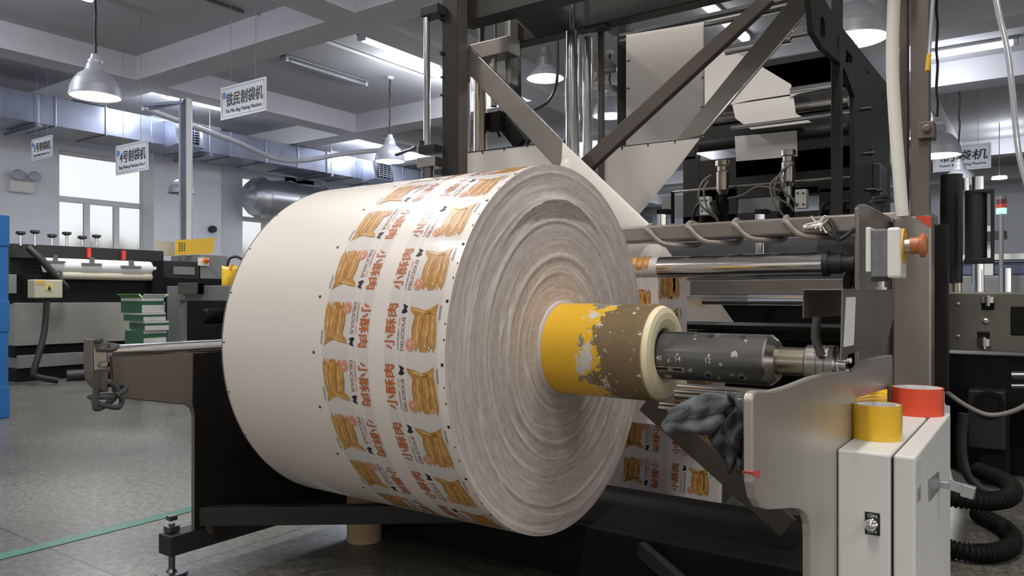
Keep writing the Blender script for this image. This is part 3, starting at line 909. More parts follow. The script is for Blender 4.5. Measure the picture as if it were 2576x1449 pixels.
br = MB(); br.bar(P(1625, 1010, Y=1.74), P(1985, 1330, Y=1.74), 0.012, 0.055, up=(1, 0, 1)); br.build('brace', M['brown'], stand, bevel=0.002)
br = MB(); br.bar(P(1612, 1380, Y=1.60), P(1750, 1500, Y=1.52), 0.02, 0.035); br.build('brace', M['dark'], stand, bevel=0.002)
# lower chromed guide rods behind the shaft
for (pa, pb, rr, Y) in (((1700, 974), (1990, 981), 0.011, 1.80), ((1700, 990), (1895, 1000), 0.012, 1.70), ((1660, 1022), (1830, 1035), 0.0095, 1.62)):
    za = P(pa[0], pa[1], Y=Y).z
    xa = P(pa[0], pa[1], Y=Y).x; xb = P(pb[0], pb[1], Y=Y).x
    MB().cyl((xa, Y, za), (max(xb, -0.36) if Y > 1.75 else xb, Y, za), rr, n=28).build('guide_rod', M['chrome'], stand)
# back of the stand: deep dark plates between the sides, horizontal grey hood
pb_ = MB(); ybox(pb_, 1735, 706, 2160, 742, 2.45, 0.02); pb_.build('cover_plate', M['grey'], stand, bevel=0.002)
for yy0, yy1, Y, mt, dd in ((745, 752, 2.42, 'chrome', 0.02), (757, 768, 2.40, 'rubber', 0.03), (818, 840, 2.30, 'dark', 0.05)):
    q = MB(); ybox(q, 1765 if yy0 < 800 else 1690, yy0, 2150, yy1, Y, dd); q.build('cross_rail', M[mt], stand, bevel=0.002)
MB().box((-1.72, 2.25, 0.60), (-0.39, 2.53, 0.612)).build('shade_plate', M['black'], stand)  # added plate, keeps overhead light off the lower film web
q = MB(); ybox(q, 1600, 842, 2165, 1180, 2.54, 0.02); q.build('back_plate', M['black'], stand, bevel=0.002)
q = MB(); ybox(q, 1660, 766, 2140, 845, 2.75, 0.02); q.build('back_plate', M['black'], stand, bevel=0.002)
# main chromed guide roller with black journal
Y = 2.04
z = P(1660, 673, Y=Y).z
xa, xb, xc = -1.62, P(2072, 668, Y=Y).x, -0.384
gr = MB().cyl((xa, Y, z), (xb, Y, z), 0.031, n=64).build('guide_roller', M['chrome'], stand)
MB().lathe((xb, Y, z), (1, 0, 0), [(0, 0.0325), (0.014, 0.0325), (0.014, 0.026), (0.045, 0.026), (0.045, 0.022), (xc - xb, 0.022)], 40, 0).build('journal', M['rubber'], gr)
# square top rail with the spiral of cable on it
Y = 2.02
zt_, zb_ = P(1640, 567, Y=Y).z, P(1640, 607, Y=Y).z
xe = P(2160, 560, Y=Y).x
MB().box((-1.70, Y, zb_), (xe, Y + 0.075, zt_)).build('top_rail', mat('worn_grey_rail', (0.30, 0.28, 0.26), 0.34, 0.6, var=0.1, scale=4, c2=(0.22, 0.195, 0.175)), stand, bevel=0.006)
spx = [1632, 1734, 1850, 1978]
path = []
for i, sx in enumerate(spx):
    nx = sx + 112
    top = P(sx - 10, 590 - i * 7, Y=Y - 0.006)
    low = P(sx + 45, 609 - i * 6, Y=Y - 0.012)
    for k, (dx, rel, yy) in enumerate(((-12, -8, 0.05), (-4, -1, 0.0), (6, 6, -0.010), (24, 26, -0.012), (48, 41, -0.010), (84, 43, 0.02), (100, 36, 0.085), (106, 0, 0.088))):
        b = P(sx + dx, 578 - i * 7 + rel - (dx * 0.05), Y=Y)
        path.append(Vector((b.x, Y + yy, b.z if k > 0 else zt_ + 0.006)))
MB().tube(smooth_path(path, 5), 0.0074, 12).build('spiral_cable', M['cable'], stand)
tw = MB()
rr = random.Random(4)
for k in range(9):
    a = P(2060 + rr.uniform(-6, 6), 566 + rr.uniform(-8, 8), Y=Y - 0.01)
    tw.tube(smooth_path([a + Vector((rr.uniform(-.025, .025), -0.004, rr.uniform(-.02, .02))), a, a + Vector((rr.uniform(-.03, .03), -0.008, rr.uniform(-.025, .025)))], 3), 0.0022, 6)
tw.tube([P(2022, 572, Y=Y - .01), P(2070, 566, Y=Y - .012)], 0.006, 8)
tw.build('tie_string', M['white'], stand, label='white string tied round rail and cable')
hb = MB(); hb.tube(smooth_path([P(2085, 552, Y=Y - .01), P(2098, 575, Y=Y - .014), P(2100, 598, Y=Y - .016), P(2118, 600, Y=Y - .01), P(2150, 575, Y=Y + .0)], 5), 0.006, 8)
hb.tube(smooth_path([P(2068, 575, Y=Y - .012), P(2090, 592, Y=Y - .016), P(2108, 606, Y=Y - .016)], 4), 0.004, 8)
hb.tube([P(2107, 590, Y=Y - .02), P(2108, 616, Y=Y - .02)], 0.004, 8)
hb.build('hanging_cable', M['rubber'], stand)
# bracket plate and square pillar on the right
XB_ = -0.372
MB().prism([P(a, b, X=XB_) for a, b in ((2160, 522), (2168, 513), (2180, 514), (2240, 545), (2246, 556), (2246, 900), (2160, 940))], (-0.010, 0, 0)).build('bracket_plate', M['grey'], stand, bevel=0.003)
yq = 2.47
pl = MB(); a, b = P(2246, 546, Y=yq), P(2342, 545, Y=yq)
pl.box((a.x, yq, 0), (b.x, yq + 0.09, a.z)); pl.build('pillar', mat('brushed_pillar', (0.36, 0.335, 0.305), 0.33, 0.75, var=0.12, scale=14, stretch=(1, 1, 0.06)), stand, bevel=0.005, segs=3)
TOPZ = P(2300, 545, Y=2.47).z
rp = MB(); rp.prism(ypoly([(2302, 545), (2318, 543), (2342, 544), (2342, 574), (2330, 566)], yq - 0.0015), (0, 0.001, 0)); rp.build('paint_mark', M['redpaint'], stand, label='red paint on pillar corner')
# hood over the shaft bearing
XH = -0.262
hd = MB()
ya, yb = P(2120, 800, X=XH).y, P(2250, 800, X=XH).y
zt_ = P(2120, 727, X=XH).z
hp = [P(a, b, X=XH) for a, b in ((2120, 727), (2250, 729), (2248, 800), (2224, 890), (2186, 898), (2184, 875), (2133, 893), (2131, 905), (2116, 908))]
hd.prism(hp, (-0.002, 0, 0))
hd.box((XH - 0.062, ya, zt_ - 0.002), (XH, yb, zt_))
zl = P(2010, 800, Y=ya).z
hd.prism([Vector((XH - 0.062, ya, zt_)), Vector((XH - 0.062, yb, zt_)), Vector((XH - 0.062, yb, zt_ - 0.05)), Vector((XH - 0.062, ya, zl))], (0.002, 0, 0))
hd.build('shaft_hood', M['grey'], stand, bevel=0.0008)
lb = MB(); lb.prism([P(a, b, X=XH + 0.0008) for a, b in ((2130, 748), (2153, 747), (2148, 868), (2123, 873))], (-0.0006, 0, 0)); lb.build('label', mat('bright_label', (0.92, 0.92, 0.9), 0.5), stand, label='blank white label on the hood')
hk = MB(); hk.tube(smooth_path([P(2062, 752, Y=1.46), P(2056, 800, Y=1.46), P(2052, 850, Y=1.46), P(2066, 895, Y=1.46)], 4), 0.008, 10); hk.build('latch_arm', M['brown'], stand)
# inner roller drum seen through the gap
# emergency stop box on the bracket
es = thing('emergency_stop_box', 'white box with brown mushroom button on a yellow ring, right of the chromed roller', 'stop button', P(2230, 640, Y=1.90))
Y = 1.87
def EX(px): return P(px, 640, Y=Y).x
ez0, ez1 = P(2200, 698, Y=Y).z, P(2200, 574, Y=Y).z
MB().box((EX(2190), Y, ez0), (EX(2232), Y + 0.085, ez1 - .002)).build('base_box', mat('smoky_tape', (0.17, 0.18, 0.20), 0.25, var=0.25, scale=30), es, bevel=0.004)
MB().box((EX(2178), Y - 0.004, ez0 + 0.012), (EX(2191), Y + 0.09, ez1 + .003)).build('back_cover', M['white'], es, bevel=0.003)
MB().box((EX(2231), Y - 0.003, ez0 - 0.002), (EX(2266), Y + 0.09, ez1)).build('cover', M['white'], es, bevel=0.006)
zc = P(2290, 618, Y=Y + 0.04).z
MB().cyl((EX(2265), Y + 0.043, zc), (EX(2270), Y + 0.043, zc), 0.040, n=36).build('ring', M['yellow'], es)
MB().cyl((EX(2268), Y + 0.043, zc), (EX(2285), Y + 0.043, zc), 0.017, n=24).build('collar', M['steel'], es)
M['button'] = mat('faded_red_button', (0.50, 0.16, 0.06), 0.35)
MB().lathe((EX(2283), Y + 0.043, zc), (1, 0, 0), [(0, 0.019), (0.018, 0.019), (0.020, 0.026), (0.024, 0.028), (0.030, 0.026), (0.034, 0.017), (0.0355, 0.0)], 36, 0).build('button', M['button'], es)
MB().box((EX(2190), Y + 0.002, ez0 - .008), (EX(2226), Y + 0.08, ez0)).build('gasket', M['rubber'], es)
cg = MB(); cg.cyl((EX(2208), Y + 0.04, ez0 - .006), (EX(2208), Y + 0.04, ez0 - 0.05), 0.008, n=16); cg.cyl((EX(2208), Y + 0.04, ez0 - .022), (EX(2208), Y + 0.04, ez0 - 0.03), 0.013, n=16)
cg.build('cable_gland', M['steel'], es)
cb_ = MB()
for k in range(3):
    cb_.tube(smooth_path([P(2128 + 5 * k, 735, Y=2.1), P(2126 + 6 * k, 700, Y=2.09), P(2135 + 7 * k, 690 - 3 * k, Y=2.09), P(2150 + 4 * k, 715, Y=2.1), P(2155 + 3 * k, 745, Y=2.12)], 5), 0.006, 8)
cb_.build('cable_loop', M['rubber'], stand)
# crumpled dark rag hung by the right arm
rq = MB(); rows = []
for i in range(18):
    row = []
    for j in range(16):
        px = 1800 + 92 * (j / 15) + 16 * math.sin(i * 0.5); py = 1000 + 178 * (i / 17) + 14 * math.sin(j * 0.8)
        k = math.sin(PI * i / 17) * 0.5 + 0.5
        px = 1846 + (px - 1846) * (0.45 + 0.62 * math.sin(PI * min(1, 0.22 + i / 22)))
        n_ = noise.noise(Vector((i * 0.35, j * 0.45, 2.0)))
        row.append(P(px, py, Y=1.34 + 0.045 * n_ + 0.05 * abs(j - 8) / 8))
    rows.append(row)
rq.sheet(rows)
rgo = tag(rq.build('rag', mat('charcoal_cloth', (0.050, 0.052, 0.058), 0.85, var=0.45, scale=25, bump=0.4), None, solid=0.006), 'crumpled charcoal rag hanging behind the edge of the right steel plate', 'rag')
rq = MB()
rows = []
for i in range(12):
    row = []
    for j in range(8):
        t_ = i / 11
        px = 1830 - 158 * t_ + 10 * math.sin(j); py = 1030 + 14 * t_ + (j - 3.5) * (9 + 4 * math.sin(t_ * 5)) + 30 * t_ * (j / 7)
        row.append(P(px, py, Y=1.36 + 0.03 * noise.noise(Vector((i * 0.4, j * 0.6, 7))) - 0.0 * t_))
    rows.append(row)
rq.sheet(rows)
rq.build('cloth_tail', mat('grey_cloth', (0.12, 0.13, 0.145), 0.8, var=0.2, scale=18, bump=0.3), rgo, solid=0.006, label='paler grey end of the rag')
# cardboard tube standing on the floor under the roll
tb = MB(); c0 = P(903, 1362, Z=0); tb.lathe((c0.x, c0.y + 0.02, 0), (0, 0, 1), [(0, 0.045), (0, 0.0485), (0.145, 0.0485), (0.145, 0.040), (0.02, 0.040)], 40, 0, caps=False)
tag(tb.build('cardboard_tube', M['card']), 'short brown cardboard tube standing on the floor under the big roll', 'tube')

# ------------------------------------------------------------------ control cabinet with two rolls of tape
xa, xm, xd, xb = XR + 0.001, -0.2065, -0.2025, -0.170
ya, yb = 1.385, 1.955
zt_ = P(2302, 1152, X=xb).z
cab = thing('control_cabinet', 'pale grey metal switch cabinet at the lower right with lever handle', 'cabinet', (xa, ya, 0))
MB().box((xa, ya, 0.005), (xm, yb, zt_)).build('body', M['cabinet'], cab, bevel=0.004)
MB().box((xm, ya + 0.006, 0.012), (xd, yb - 0.006, zt_ - 0.006)).build('seal', M['rubber'], cab)
door = MB().box((xd, ya, 0.005), (xb, yb, zt_)).build('door', M['cabinet'], cab, bevel=0.004)
hn = MB()
hn.prism([P(a, b, X=xb + 0.003) for a, b in ((2339, 1208), (2363, 1186), (2364, 1232), (2340, 1263))], (-0.003, 0, 0))
q = P(2360, 1217, X=xb)
hn.bar(q + Vector((0, 0, 0)), q + Vector((0.035, 0.0, 0.0)), 0.014, 0.014)
hn.bar(q + Vector((0.020, -0.008, 0.003)), q + Vector((0.046, 0.006, -0.006)), 0.010, 0.020)
hn.bar(q + Vector((0.040, 0.004, -0.006)), q + Vector((0.062, 0.002, -0.010)), 0.016, 0.024)
hn.build('handle', mat('cast_zinc', (0.52, 0.54, 0.56), 0.35, 0.8), door, bevel=0.002)
st = MB()
st.prism([P(a, b, X=xb + 0.0006) for a, b in ((2305, 1160), (2319, 1150), (2319, 1265), (2306, 1280))], (-0.0004, 0, 0))
M['sticker'] = mat('pale_sticker', (0.74, 0.75, 0.74), 0.35)
sk = st.build('sticker', M['sticker'], door, label='narrow whitish sticker along the door edge')
sk2 = MB()
for k in range(5):
    a = P(2308, 1236 + k * 7, X=xb + 0.0008); sk2.box((xb + 0.0008, a.y, a.z - 0.0012), (xb + 0.001, a.y + 0.04, a.z + 0.0012))
sk2.build('print', M['midgrey'], sk)
# toggle switch with ON / OFF plate
sw = MB(); pc = P(2195, 1317, Y=ya); w_, h_ = 0.0115, 0.0185
sw.box((pc.x - w_, ya - 0.0018, pc.z - h_), (pc.x + w_, ya, pc.z + h_), 0)
put_text(sw, 'ON', (pc.x - 0.007, ya - 0.002, pc.z + 0.0105), (1, 0, 0), (0, 0, 1), 0.014, 0.0055, 1, 0.02)
put_text(sw, 'OFF', (pc.x - 0.0075, ya - 0.002, pc.z - 0.0162), (1, 0, 0), (0, 0, 1), 0.015, 0.0055, 1, 0.02)
sp_ = sw.build('switch_plate', [M['ink'], mat('white_lettering', (0.7, 0.7, 0.68), 0.5)], cab, label='black switch plate reading ON and OFF')
tg = MB(); tg.lathe((pc.x, ya - 0.002, pc.z), (0, -1, 0.12), [(0, 0.010), (0.005, 0.009), (0.007, 0.007), (0.012, 0.008), (0.017, 0.0095), (0.021, 0.007), (0.0235, 0)], 28)
tg.build('switch_knob', M['chrome'], sp_)
# tapes
def tape(name, c, ro, ri, h, m, label):
    t = thing(name, label, 'tape', c)
    b_ = MB(); b_.lathe(c, (0, 0, 1), [(0, ri + 0.004), (0, ro), (h, ro), (h, ri + 0.004)], 64, 0, caps=False)
    b_.build('tape_winding', m, t, bevel=0)
    c_ = MB(); c_.lathe(c, (0, 0, 1), [(0, ri), (0, ri + 0.004), (h - 0.0008, ri + 0.004), (h - 0.0008, ri), (0, ri)], 64, 0, caps=False)
    c_.build('cardboard_core', M['paper'], t)
    return t
M['ytape'] = mat('yellow_tape', (0.84, 0.50, 0.02), 0.16, coat=0.6, scale=9, bump=0.35)
M['rtape'] = mat('orange_red_tape', (0.80, 0.085, 0.03), 0.35)
qy = P(2206, 1102, Z=zt_); qr = P(2307, 1041, Z=zt_)
ty = tape('tape_roll', qy, 0.0425, 0.034, 0.0635, M['ytape'], 'shiny yellow tape roll standing nearest on top of the grey cabinet')
fl = MB(); cc = qy
fl.sheet([[cc + Vector((-0.0428 * math.cos(a), 0.0428 * math.sin(a) , 0.0635 + dz * (0.004 + 0.012 * max(0, a - 0.3)))) + Vector((0.02 * max(0, a - 1.3) * 0, 0.022 * max(0, a - 0.9), 0)) for a in [0.2 + 0.13 * k for k in range(13)]] for dz in (-0.9, 0.05, 1.0)])
fl.build('loose_end', M['ytape'], ty, solid=0.0006)
tape('tape_roll', qr, 0.0525, 0.045, 0.0600, M['rtape'], 'orange-red tape roll on the cabinet top, behind the yellow tape roll')
# ================================================================== film folding frame above the stand
fold = thing('film_folding_frame', 'tall dark frame of posts, beams and diagonal turning bars rising behind the roll', 'machine frame', (-1.2, 2.3, 0))
# left post and top beam
XPL = -1.70
ypl = 2.09
MB().box((XPL - 0.068, ypl, 0.0), (XPL, ypl + 0.055, 2.05)).build('post', M['brown'], fold, bevel=0.004)
pf = MB(); pf.box((XPL - 0.070, ypl - 0.006, 0.3), (XPL + 0.0005, ypl - 0.0005, 2.05))
for py in (48, 134, 195, 240, 432): bolt(pf, P(1113, py, Y=ypl - 0.006), (0, -1, 0), 0.009 if py in (48, 134) else 0.004, 0.008)
pf.build('post_cover', M['dark'], fold, bevel=0.002)
# right post (brown) on the pillar, dark middle post
yq = 2.485
a, b = P(2290, 100, Y=yq), P(2337, 100, Y=yq)
pz = P(2300, 545, Y=yq).z
rp_ = MB(); rp_.box((a.x, yq, TOPZ), (b.x, yq + 0.05, 2.1)); rp_.build('post', M['taupe'], fold, bevel=0.003)
a, b = P(2262, 100, Y=2.5), P(2283, 100, Y=2.5)
MB().box((a.x, 2.5, TOPZ), (b.x, 2.54, 2.1)).build('post', M['taupe'], fold, bevel=0.002)
cl = MB(); ybox(cl, 2308, 308, 2350, 345, 2.455, 0.06); bolt(cl, P(2332, 324, Y=2.455), (0, -1, 0), 0.012, 0.01); cl.build('clamp', M['taupe'], fold, bevel=0.002)
# top beams
tbm = MB(); yb_ = 2.15
zb_ = P(1200, 48, Y=yb_).z
tbm.box((XPL - 0.05, yb_, zb_), (-0.3, yb_ + 0.08, zb_ + 0.16)); tbm.build('top_beam', M['dark'], fold, bevel=0.004)
yb_ = 2.45; zb_ = P(1300, 108, Y=yb_).z
MB().box((-1.74, yb_, zb_), (-0.30, yb_ + 0.07, zb_ + 0.30)).build('top_beam', M['dark'], fold, bevel=0.004)
MB().box((-1.745, 2.15, 1.84), (-1.66, 2.80, 1.95)).build('side_beam', M['dark'], fold, bevel=0.004)
MB().box((-0.33, 2.2, 1.84), (-0.27, 2.80, 1.95)).build('side_beam', M['dark'], fold, bevel=0.004)
# left chromed slide rod with end cap, clamp and bracket
yr = 2.06
def vrod(name, px, y0, y1, w, Y, m, parent=fold, extra=None):
    t_ = P(px, 400, Y=Y); dist = (Vector((t_.x, t_.y, 0))).dot(Vector((-math.sin(TH), math.cos(TH), 0)))
    a, b = P(px, y0, Y=Y), P(px, y1, Y=Y)
    return MB().cyl((a.x, Y, b.z), (a.x, Y, a.z), w / 2 * dist / FPX, n=32).build(name, m, parent)
vrod('slide_rod', 1074, 20, 382, 17, yr, M['chrome'])
vrod('rod_sleeve', 1076, 415, 560, 30, yr, M['gun'])
q = MB(); ybox(q, 1057, 18, 1100, 30, yr - 0.02, 0.06); q.build('rod_cap', M['dark'], fold, bevel=0.002)
q = MB(); ybox(q, 1048, 398, 1093, 417, yr - 0.028, 0.06); q.build('rod_bracket', M['steel'], fold, bevel=0.002)
q = MB(); ybox(q, 1052, 367, 1092, 381, yr - 0.02, 0.045); q.cyl(P(1060, 382, Y=yr - .01), P(1060, 354, Y=yr - .01), 0.008, n=16)
q.build('rod_clamp', M['dark'], fold, bevel=0.002)
lv = MB(); lv.lathe(P(1045, 372, Y=yr - 0.03), P(993, 390, Y=yr - .05) - P(1045, 372, Y=yr - .03), [(0, 0.009), (0.012, 0.009), (0.014, 0.005), (0.08, 0.007), (0.085, 0.004)], 16); lv.build('clamp_lever', M['gun'], fold)
# vertical rollers in the frame: chromed and bronze tinted
vrod('vertical_roller', 1174, 208, 345, 21, 2.30, M['chrome'])
vrod('roller_foot', 1174, 342, 392, 27, 2.30, M['steel'])
vrod('roller_head', 1172, 150, 212, 26, 2.30, M['gun'])
vrod('vertical_roller', 1208, 122, 392, 33, 2.44, M['bronze'])
vrod('lead_screw', 1246, 30, 130, 9, 2.36, M['gun'])
vrod('lead_screw', 1242, 120, 268, 17, 2.36, M['bronze'])
vrod('lead_screw', 1211, 40, 130, 18, 2.36, M['gun'])
q = MB(); ybox(q, 1182, 112, 1278, 130, 2.33, 0.08); q.build('carriage', M['grey'], fold, bevel=0.003)
q = MB(); ybox(q, 1270, 50, 1285, 210, 2.40, 0.05); q.build('carriage_plate', M['grey'], fold, bevel=0.003)
q = MB(); ybox(q, 1218, 285, 1258, 322, 2.46, 0.05); q.bar(P(1250, 290, Y=2.5), P(1310, 365, Y=2.5), 0.03, 0.05); q.tube(smooth_path([P(1245, 300, Y=2.44), P(1250, 325, Y=2.44), P(1258, 345, Y=2.45)], 4), 0.006, 8)
q.build('slide_block', M['black'], fold, bevel=0.003)
q = MB(); ybox(q, 1283, 40, 1296, 260, 2.72, 0.05); q.build('post', M['dark'], fold, bevel=0.003)
q = MB(); q.bar(P(1262, 232, Y=2.72), P(1300, 190, Y=2.72), 0.02, 0.03); q.bar(P(1265, 300, Y=2.72), P(1330, 360, Y=2.72), 0.02, 0.05); q.build('gusset', M['dark'], fold, bevel=0.002)
vrod('vertical_roller', 1440, 80, 520, 36, 2.40, M['chrome'])
vrod('roller_stem', 1440, -60, 82, 13, 2.40, M['gun'])
vrod('vertical_roller', 1478, 95, 560, 25, 2.48, M['chrome'])
vrod('vertical_rod', 1512, 80, 560, 18, 2.56, M['brown'])
q = MB(); q.bar(P(1478, 72, Y=2.48), P(1530, 66, Y=2.48), 0.05, 0.02); q.bar(P(1528, 62, Y=2.5), P(1548, 85, Y=2.7), 0.03, 0.02); q.build('roller_bracket', M['dark'], fold, bevel=0.002)
q = MB(); ybox(q, 1552, 40, 1574, 560, 2.80, 0.045); q.build('post', M['dark'], fold, bevel=0.003)
q = MB(); q.prism(ypoly([(1494, 130), (1510, 130), (1552, 165), (1552, 180), (1510, 170), (1494, 210)], 2.86), (0, 0.012, 0)); q.prism(ypoly([(1494, 205), (1552, 215), (1552, 235), (1520, 222), (1494, 215)], 2.86), (0, 0.012, 0))
q.cyl(P(1520, 182, Y=2.84), P(1552, 175, Y=2.84), 0.010, n=16); q.build('web_guide', M['midgrey'], fold, bevel=0.002)
# turning bars, each a flat steel bar at 45 degrees with a bright rod along its edge
def turning_bar(pts, Y, rod, dY=0.0, m='grey', thick=0.02):
    o = MB().prism([P(a, b, Y=Y) for a, b in pts], (0, thick, 0)).build('turning_bar', M[m], fold, bevel=0.003)
    if rod: MB().cyl(P(*rod[0], Y=Y + 0.004), P(*rod[1], Y=Y + 0.004), 0.005, n=20).build('edge_rod', M['chrome'], o)
    return o
turning_bar([(1158, 138), (1163, 122), (1178, 118), (1414, 352), (1412, 440), (1400, 424), (1154, 160)], 2.16, ((1180, 118), (1418, 356)), m='grey')
q = MB(); q.lathe(P(1172, 127, Y=2.155), (0, -1, 0), [(0, 0.016), (0.015, 0.016)], 6, smooth=False); q.lathe(P(1172, 127, Y=2.155), (0, -1, 0), [(0.015, 0.008), (0.024, 0.008)], 16); q.build('pivot_bolt', M['gun'], fold)
turning_bar([(1700, 354), (1764, 342), (2056, -6), (1990, -6)], 2.66, ((1768, 338), (2060, -4)), m='grey')
turning_bar([(1434, 432), (1452, 407), (1900, 0), (1945, 0), (1466, 444)], 2.28, None, m='brown', thick=0.03)
# upper cross rollers running to the rear side plate
def xrod(name, pa, pb, w, Y, m, parent, n=32, z_at=0):
    a, b = P(*pa, Y=Y), P(*pb, Y=Y)
    z = a.z if z_at == 0 else b.z
    fd = Vector((-math.sin(TH), math.cos(TH), 0)); dist = Vector(((a.x + b.x) / 2, Y, 0)).dot(fd)
    return MB().cyl((a.x, Y, z), (b.x, Y, z), w / 2 * dist / FPX, n=n).build(name, m, parent)
xrod('cross_roller', (1565, 98), (2066, -10), 34, 2.82, M['chrome'], fold)
xrod('cross_roller', (1826, 127), (1990, 92), 26, 3.05, M['chrome'], fold)
xrod('roller_stub', (1988, 90), (2045, 80), 20, 3.05, M['chrome'], fold)

# ------------------------------------------------------------------ white film led through the frame
web = thing('folded_film', 'white film web running over the turning bars and the upper rollers behind the roll', 'film', (-1.2, 2.5, 1.0))
def panel(name, rows, marks=(), mY=0, dx=1.5, dy=4, edge=False):
    q = MB().sheet(rows)
    if edge:             # dark line painted along the top fold edge, which shows no shading itself
        q.bar(rows[0][0] + Vector((0, -.0008, -.002)), rows[0][-1] + Vector((0, -.0008, -.002)), 0.0008, 0.003, mi=1)
    for a in marks:      # dark registration ticks printed along the film edge
        q.box(P(a[0] - dx, a[1] + dy, Y=mY), P(a[0] + dx, a[1] - dy, Y=mY - 0.0008), 1)
    return q.build(name, [M['plainfilm'], M['ink']], web)
# hanging vertical panel over the top roller (bulges over it)
Yp = 2.785
rows = []
for (ya_, yb_, dy) in ((88, 64, 0.045), (84, 58, 0.032), (84.5, 55, 0.02), (88, 56, 0.008), (96, 60, 0.0), (180, 145, -0.002), (300, 270, 0.0), (365, 345, 0.0)):
    rows.append([P(1575 + (1771 - 1575) * k / 6, ya_ + (yb_ - ya_) * k / 6, Y=Yp + dy) for k in range(7)])
panel('hanging_web', rows, ((1581, 152), (1581, 222), (1768, 195), (1766, 269)), Yp - .0035, 4, 2)
# horizontal piece coming from the left, folded piece on the right
panel('side_web', [[P(1154, 385, Y=2.25), P(1250, 374, Y=2.25), P(1350, 362, Y=2.25)], [P(1154, 560, Y=2.25), P(1250, 560, Y=2.25), P(1412, 440, Y=2.25)]], ((1160, 389), (1214, 383), (1268, 375), (1326, 366)), 2.2492, edge=True)
panel('side_web', [[P(1519, 372, Y=2.62), P(1640, 357, Y=2.62), P(1764, 344, Y=2.62)], [P(1519, 430, Y=2.62), P(1620, 430, Y=2.62), P(1703, 425, Y=2.62)], [P(1519, 470, Y=2.62), P(1570, 510, Y=2.62), P(1608, 540, Y=2.62)]], ((1565, 373), (1630, 364), (1698, 357)), 2.6192, edge=True)
rows = []
for k in range(9):
    t_ = k / 8
    ex, ey = 1415 + (1662 - 1415) * t_, 356 + (590 - 356) * t_
    rows.append([P(ex, ey, Y=2.155), P(ex - 8, ey + 6, Y=2.148), P(ex - 36, ey + 30, Y=2.146), P(min(ex - 70, 1600) if t_ > 0 else 1413, ey + 75, Y=2.150)])
rows[0] = [P(1415, 356, Y=2.155), P(1414, 372, Y=2.148), P(1413, 400, Y=2.146), P(1412, 440, Y=2.150)]
panel('turned_web', rows)
q = MB(); q.bar(P(1771.5, 58, Y=Yp - 0.004), P(1771.5, 270, Y=Yp - 0.004), 0.002, 0.003, up=(0, 1, 0)); q.bar(P(1575, 385, Y=2.2), P(1575, 386, Y=2.2), 0.001, 0.001)
q.build('film_edge', M['midgrey'], web)
# web sloping away behind, over the rear rollers
panel('sloping_web', [[P(1700, 160, Y=3.9), P(1790, 140, Y=3.9), P(1836, 125, Y=3.9)], [P(1700, 225, Y=3.75), P(1800, 200, Y=3.75), P(1900, 158, Y=3.75)], [P(1740, 258, Y=3.6), P(1880, 232, Y=3.6), P(1990, 212, Y=3.6)], [P(1760, 280, Y=3.52), P(1890, 252, Y=3.52), P(1995, 236, Y=3.52)]])
panel('sloping_web', [[P(1842, 263, Y=3.47), P(1996, 240, Y=3.47)], [P(1850, 298, Y=3.42), P(2002, 285, Y=3.42)], [P(1890, 326, Y=3.32), P(2042, 308, Y=3.32)]])
panel('hanging_web', [[P(1848, 343, Y=3.38), P(1925, 336, Y=3.38), P(2005, 328, Y=3.38)], [P(1852, 406, Y=3.38), P(1925, 400, Y=3.38), P(2006, 393, Y=3.38)]])
# printed film running off the roll, up behind it and round the chromed roller
pw = thing('printed_film_web', 'printed film led from the roll round the chromed roller behind it', 'film', (-1.2, 2.0, 0.5))
def pmap(o, e1, e2):   # u along x, w along e2
    return lambda u, w, h: Vector((u, 0, 0)) + o + e2 * w + e1 * (0.0004 + h)
Yg = 2.04; zg = P(1660, 673, Y=Yg).z; rg_ = 0.0316
# wrap over the roller and down its back
prof = [(Yg + 0.0 - rg_ * math.cos(a), zg + rg_ * math.sin(a)) for a in [math.radians(-60 + 12 * k) for k in range(21)]]
q = MB(); q.sheet([[Vector((RX0, y, z)), Vector((RX1 + 0.0, y, z))] for y, z in prof])
q.sheet([[Vector((RX0, Yg - 0.016, zg - 0.027)), Vector((RX1, Yg - 0.016, zg - 0.027))], [Vector((RX0, Yg - 0.01, zg - 0.2)), Vector((RX1, Yg - 0.01, zg - 0.2))], [Vector((RX0, 2.02, 0.33)), Vector((RX1, 2.02, 0.33))]])
wmap = lambda u, w, h: Vector((u, Yg - 0.016 + 0.006 * min(1, w / 0.17) - 0.0005 - h, zg - 0.03 - w))
print_on(q, wmap, [0.02 + 0.121 * k for k in range(3)])
print_on(q, lambda u, w, h: Vector((u, Yg - (rg_ + 0.0004 + h) * math.cos(-0.6 + w / rg_), zg + (rg_ + 0.0004 + h) * math.sin(-0.6 + w / rg_))), [0.0])
q.build('wrapped_web', PRM, pw)
# second vertical pass further back with a paler print
q = MB(); xs = (P(1640, 800, Y=2.2).x, P(1728, 800, Y=2.2).x)
q.sheet([[Vector((-1.5, 2.2, 0.76)), Vector((xs[1], 2.2, 0.76))], [Vector((-1.5, 2.2, 0.40)), Vector((xs[1], 2.2, 0.40))]])
sh = xs[1] - RX1
print_on(q, lambda u, w, h: Vector((u + sh, 2.1996 - h, 0.42 + w)), [0.02, 0.14, 0.26]) 
q.build('rising_web', PRM, pw)
q = MB(); q.sheet([[P(1580, 614, Y=2.3), P(1668, 614, Y=2.3)], [P(1580, 648, Y=2.26), P(1692, 646, Y=2.26)], [P(1580, 700, Y=2.26), P(1720, 700, Y=2.26)]]); q.build('upper_web', PRM, pw)
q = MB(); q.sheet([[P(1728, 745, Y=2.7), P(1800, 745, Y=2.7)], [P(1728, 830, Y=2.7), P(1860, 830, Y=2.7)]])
q.build('reflected_web', [mat('dim_film', (0.55, 0.50, 0.45), 0.5, scale=14, c2=(0.50, 0.30, 0.12), thr=(0.55, 0.7))], pw)
